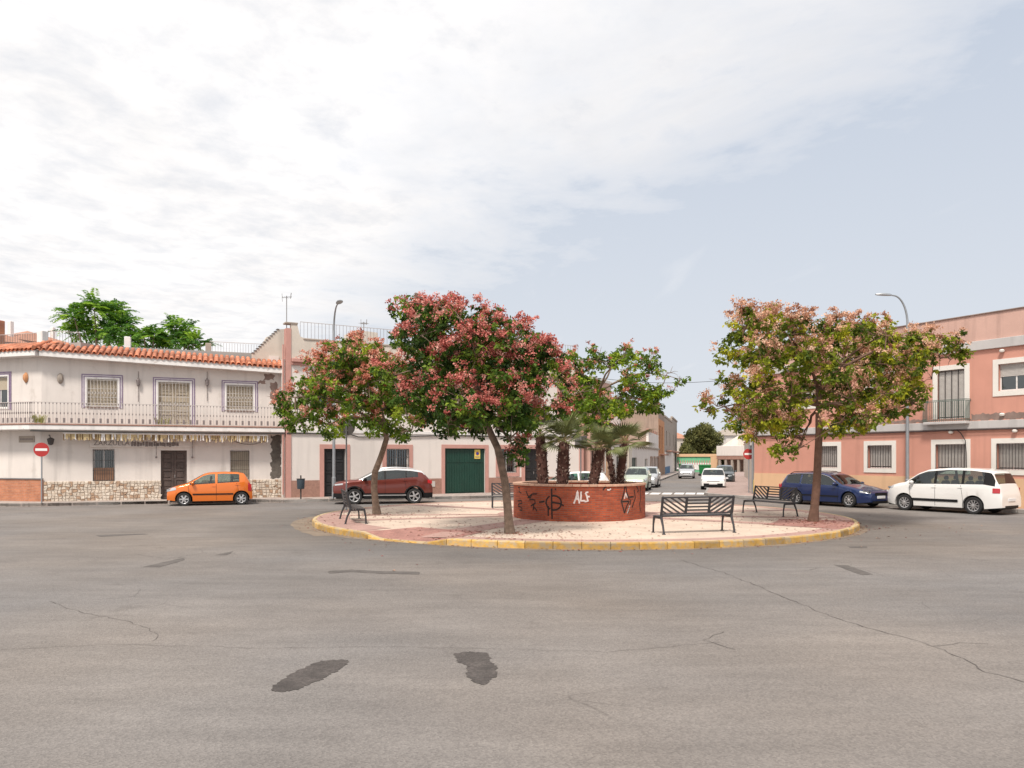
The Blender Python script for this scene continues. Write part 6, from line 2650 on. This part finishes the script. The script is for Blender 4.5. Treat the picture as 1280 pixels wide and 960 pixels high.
blossom_tree('flowering_tree', 'green flowering tree with few blossoms behind the palms of the planter', Vector((b3.x, b3.y, .165)),
             [(747, 634, 0), (746, 600, 0), (746, 560, 0), (747, 530, 0), (746, 505, 0), (748, 490, 0)], None,
             [(715, 462, 24), (748, 450, 20), (780, 447, 20), (812, 455, 18), (838, 466, 14), (850, 474, 9), (725, 490, 32), (790, 478, 22), (822, 492, 16), (820, 508, 10), (800, 500, 20), (748, 512, 26), (775, 508, 22), (720, 515, 24), (750, 535, 13), (735, 528, 16), (700, 450, 24), (842, 488, 8)],
             1.6, 0, GT, 9, LEAF_B, FLO_B, M['bark'], 1700, 190, leaf=.15, trunk_r=.12)
b4 = TREE_SPOTS[3]
blossom_tree('flowering_tree', 'widest flowering tree with salmon blossoms and yellow green leaves, right side of the island', Vector((b4.x, b4.y, .165)),
             [(1017, 653, 0), (1020, 610, 0), (1022, 570, 0), (1024, 540, 0), (1024, 515, 0), (1024, 495, .1), (1026, 478, .1)], None,
             [(938, 393, 14), (930, 412, 22), (965, 410, 24), (1000, 412, 22), (1040, 418, 24), (1075, 412, 22), (1108, 420, 24), (1145, 425, 22), (1178, 425, 19), (1196, 432, 12), (915, 440, 24), (950, 445, 32), (1000, 450, 36), (1050, 455, 36), (1100, 455, 34), (1145, 450, 26), (1175, 448, 18), (908, 480, 26), (945, 490, 32), (990, 495, 34), (1060, 498, 34), (1105, 492, 30), (1140, 482, 22), (896, 508, 16), (884, 515, 9), (925, 522, 20), (955, 530, 22), (985, 535, 18), (1050, 528, 22), (1085, 522, 20), (1110, 520, 12), (978, 560, 13), (1000, 560, 12), (945, 545, 10), (1072, 538, 10), (1140, 505, 10), (1200, 440, 9), (1188, 450, 10), (1165, 474, 12)],
             2.4, 0, GT, 12, LEAF_C, FLO_C, M['bark_red'], 3400, 1550, leaf=.14, trunk_r=.128, flower=.047)


# ---------------------------------------------------------------- fan palms in the planter
M['frond'] = mat('fan_frond', (.15, .17, .06), .55, .25, 6, rand=.3)
M['petiole'] = mat('petiole', (.30, .24, .11), .7, .2, 5)


def frond_mesh(nseg=17, L_=.55, stem=.42):
    mb = MB()
    mb.tube([(0, 0, 0), (stem * .5, 0, .03), (stem, 0, 0)], [.014, .010, .008], 4, mi=1)
    for k in range(nseg):
        a = R(-84 + 168 * k / (nseg - 1))
        l = L_ * (.78 + .22 * math.cos(a))
        d = Vector((math.cos(a), math.sin(a), 0))
        n_ = Vector((-d.y, d.x, 0))
        b = Vector((stem, 0, 0))
        sag = -.10 * l
        w = .021
        p1 = b + d * l * .5 + Vector((0, 0, .02))
        p2 = b + d * l + Vector((0, 0, sag))
        P = [b, p1 - n_ * w, p1 + n_ * w, p1 + Vector((0, 0, -.014)), p2]
        mb.add(P, [(0, 3, 1), (0, 2, 3), (1, 3, 4), (3, 2, 4)])
    return mb.mesh('frond', [M['frond'], M['petiole']])


FM = [frond_mesh(17, .62, .45), frond_mesh(15, .5, .36), frond_mesh(19, .68, .5)]


def palm(label, px_base, px_top, y_top, Y, r0, nf, seed, lean=0, py_base=601, scale=1.0, dead=False):
    random.seed(seed)
    base = at(px_base, 600, Y)
    base.z = .165 + PH - .15
    t = thing('fan_palm', label, 'palm', base, 0, 'dwarf fan palms in the brick planter')
    top = at(px_top, y_top, Y) - base
    pts, rad = [], []
    for k in range(9):
        g = k / 8
        p = Vector((top.x * g ** 1.2, top.y * g, top.z * g))
        pts.append(p)
        rad.append(r0 * (.95 + .15 * math.sin(g * math.pi)) * (1 - .1 * g))
    pts[0] = Vector((0, 0, -.05))
    MB().tube(pts, rad, 12).build('trunk', M['palm_trunk'], t, smooth=60)
    mb = MB()
    for k in range(190):
        g = random.random()
        i = min(7, int(g * 8))
        p = pts[i].lerp(pts[i + 1], g * 8 - i)
        a = random.uniform(0, 6.28)
        rr = r0 * (.95 + .15 * math.sin(g * math.pi)) * (1 - .1 * g)
        d = Vector((math.cos(a), math.sin(a), 0))
        s = Vector((-d.y, d.x, 0))
        b = p + d * rr * .85
        e = p + d * (rr + random.uniform(.02, .055)) + Vector((0, 0, random.uniform(.03, .07)))
        w = random.uniform(.012, .028)
        P = [b - s * w, b + s * w, e + s * w * .7, e - s * w * .7, b - s * w - Vector((0, 0, .03)), b + s * w - Vector((0, 0, .03)), e + s * w * .7 - Vector((0, 0, .02)), e - s * w * .7 - Vector((0, 0, .02))]
        mb.add(P, [(0, 1, 2, 3), (7, 6, 5, 4), (3, 2, 6, 7), (0, 3, 7, 4), (1, 5, 6, 2)], 1 if random.random() < .38 else 0)
    o = mb.build('leaf_stubs', [M['palm_trunk'], M['palm_stub']], t)
    o['kind'] = 'stuff'
    for k in range(nf):
        f = link('frond', random.choice(FM), t)
        az = 2.4 * k + random.uniform(-.3, .3)
        g = k / max(1, nf - 1)
        el = R(78 - 92 * g + random.uniform(-8, 8))
        f.location = top + Vector((0, 0, .02))
        f.rotation_euler = (random.uniform(-.5, .5), -el, az)
        f.scale = (scale * random.uniform(.85, 1.1),) * 3
    return t


palm('thick trunked fan palm furthest left in the planter, its crown up in the pink tree', 679, 675, 543, 24.6, .165, 16, 21, scale=.85)
palm('fan palm with the highest open crown and the stoutest trunk, second from left', 703, 705, 553, 24.3, .18, 26, 22, scale=.98)
palm('fan palm leaning right with a drooping crown, third from left', 741, 751, 560, 24.5, .155, 22, 23, scale=.82)
palm('thin fan palm stem leaning left behind the two right hand palms', 767, 759, 556, 26.3, .085, 9, 24, scale=.6)
palm('fan palm furthest right in the planter with a slim trunk', 774, 781, 555, 24.9, .12, 24, 25, scale=.95)


# ---------------------------------------------------------------- feather leaved trees behind the corner house
LEAF_T = tint_mat('tree_of_heaven_leaf', (.05, .14, .025), (.36, .56, .05), (.15, .32, .04), trans=.45)


def feather_tree(label, px, Y, crowns, seed, nleaf):
    global rng
    rng = np.random.default_rng(seed)
    random.seed(seed)
    base = Vector(((px - 640) / FOC * Y, Y, 0))
    root = thing('feather_leaved_tree', label, 'tree', base, 0, 'trees behind the corner house')
    mb = MB()
    P, D, S, T = [], [], [], []
    for (cx, cy, r) in crowns:
        c = at(cx, cy, Y + random.uniform(-.5, .5)) - base
        mb.tube([(0, 0, 0), Vector((c.x * .2, c.y * .2, c.z * .5)), Vector((c.x * .7, c.y * .7, c.z * .85)), c], [.14, .10, .06, .02], 8)
        rr = r / FOC * Y
        for k in range(int(nleaf * (rr ** 2))):
            d = np.array([random.gauss(0, 1), random.gauss(0, 1), random.gauss(.3, .8)])
            d /= np.linalg.norm(d)
            st = np.array(c) + d * rr * random.uniform(.05, .55)
            out = unit(d + np.array([0, 0, .35]))
            ln = random.uniform(.6, 1.0)
            tnt = random.random()
            sidev = unit(np.cross(out, np.array([0, 0, 1.0])))
            for q in range(11):
                f = (q + 1) / 11
                p = st + out * ln * f + np.array([0, 0, -.45 * ln * f * f])
                for s in (-1, 1):
                    P.append(p); D.append(unit(sidev * s + out * .35 + np.array([0, 0, -.45 + random.uniform(-.2, .2)])))
                    S.append(.30 * (1 - .4 * f)); T.append(min(1, max(0, tnt + random.uniform(-.1, .1))))
    mb.build('trunk', M['bark'], root, smooth=60)
    leafy('foliage', np.array(P), np.array(D), np.array(S), .30, np.array(T), LEAF_T, root)


feather_tree('big feather leaved green tree rising behind the corner house roof', 125, 41.5, [(92, 395, 18), (118, 385, 22), (142, 390, 20), (155, 405, 18), (105, 412, 22), (135, 415, 24), (160, 422, 14), (85, 412, 10)], 31, 75)
feather_tree('small feather leaved tree in the middle of the three behind the roof', 188, 41.5, [(180, 417, 12), (192, 420, 12), (172, 425, 10), (205, 425, 12), (168, 430, 10), (196, 430, 10)], 32, 85)
feather_tree('feather leaved tree furthest right of the three behind the roof', 225, 41.5, [(218, 408, 12), (232, 412, 12), (222, 424, 16), (243, 426, 12), (205, 426, 12), (252, 431, 9), (236, 430, 10)], 33, 80)


# ---------------------------------------------------------------- distant round trees
LEAF_D = tint_mat('dull_green_leaf', (.07, .08, .03), (.34, .33, .13), (.19, .20, .07), trans=.4)


def far_tree(label, px, Y, lobes, seed, n):
    global rng
    rng = np.random.default_rng(seed)
    random.seed(seed)
    base = Vector(((px - 640) / FOC * Y, Y, 0))
    root = thing('bushy_tree', label, 'tree', base, 0, 'distant trees at the end of the street')
    mb = MB()
    cs = []
    for (cx, cy, r) in lobes:
        c = at(cx, cy, Y + random.uniform(-1.5, 1.5)) - base
        cs.append((np.array(c), r / FOC * Y))
        mb.tube([(0, 0, 0), Vector((c.x * .3, c.y * .3, c.z * .5)), c], [.22, .15, .04], 7)
    mb.build('trunk', M['bark'], root, smooth=60)
    w = np.array([r ** 2 for _, r in cs]); w /= w.sum()
    pk = rng.choice(len(cs), size=n, p=w)
    C_ = np.array([cs[i][0] for i in pk]); Rr = np.array([cs[i][1] for i in pk])
    d = unit(rng.normal(size=(n, 3)))
    pts = C_ + d * (Rr * rng.random(n) ** .4)[:, None]
    cl_t = np.clip(.45 + .35 * np.sin(pts[:, 0] * 2.1) * np.cos(pts[:, 2] * 2.7) + rng.normal(0, .18, n), 0, 1)
    leafy('foliage', pts, unit(rng.normal(size=(n, 3)) + np.array([0, 0, -.3])), rng.uniform(.18, .42, n), .55, cl_t, LEAF_D, root)


far_tree('broad dull green tree at the end of the street above the mint building', 876, 118, [(868, 548, 14), (880, 541, 13), (892, 550, 12), (862, 560, 10), (876, 560, 14), (893, 566, 11), (885, 572, 10)], 41, 16000)
far_tree('smaller olive tree left of the broad one at the end of the street', 858, 114, [(857, 562, 7), (862, 567, 8), (854, 570, 5)], 42, 5000)
far_tree('dark narrow tree right of the broad one at the end of the street', 899, 113, [(899, 568, 7), (902, 576, 7), (896, 580, 6)], 43, 5000)
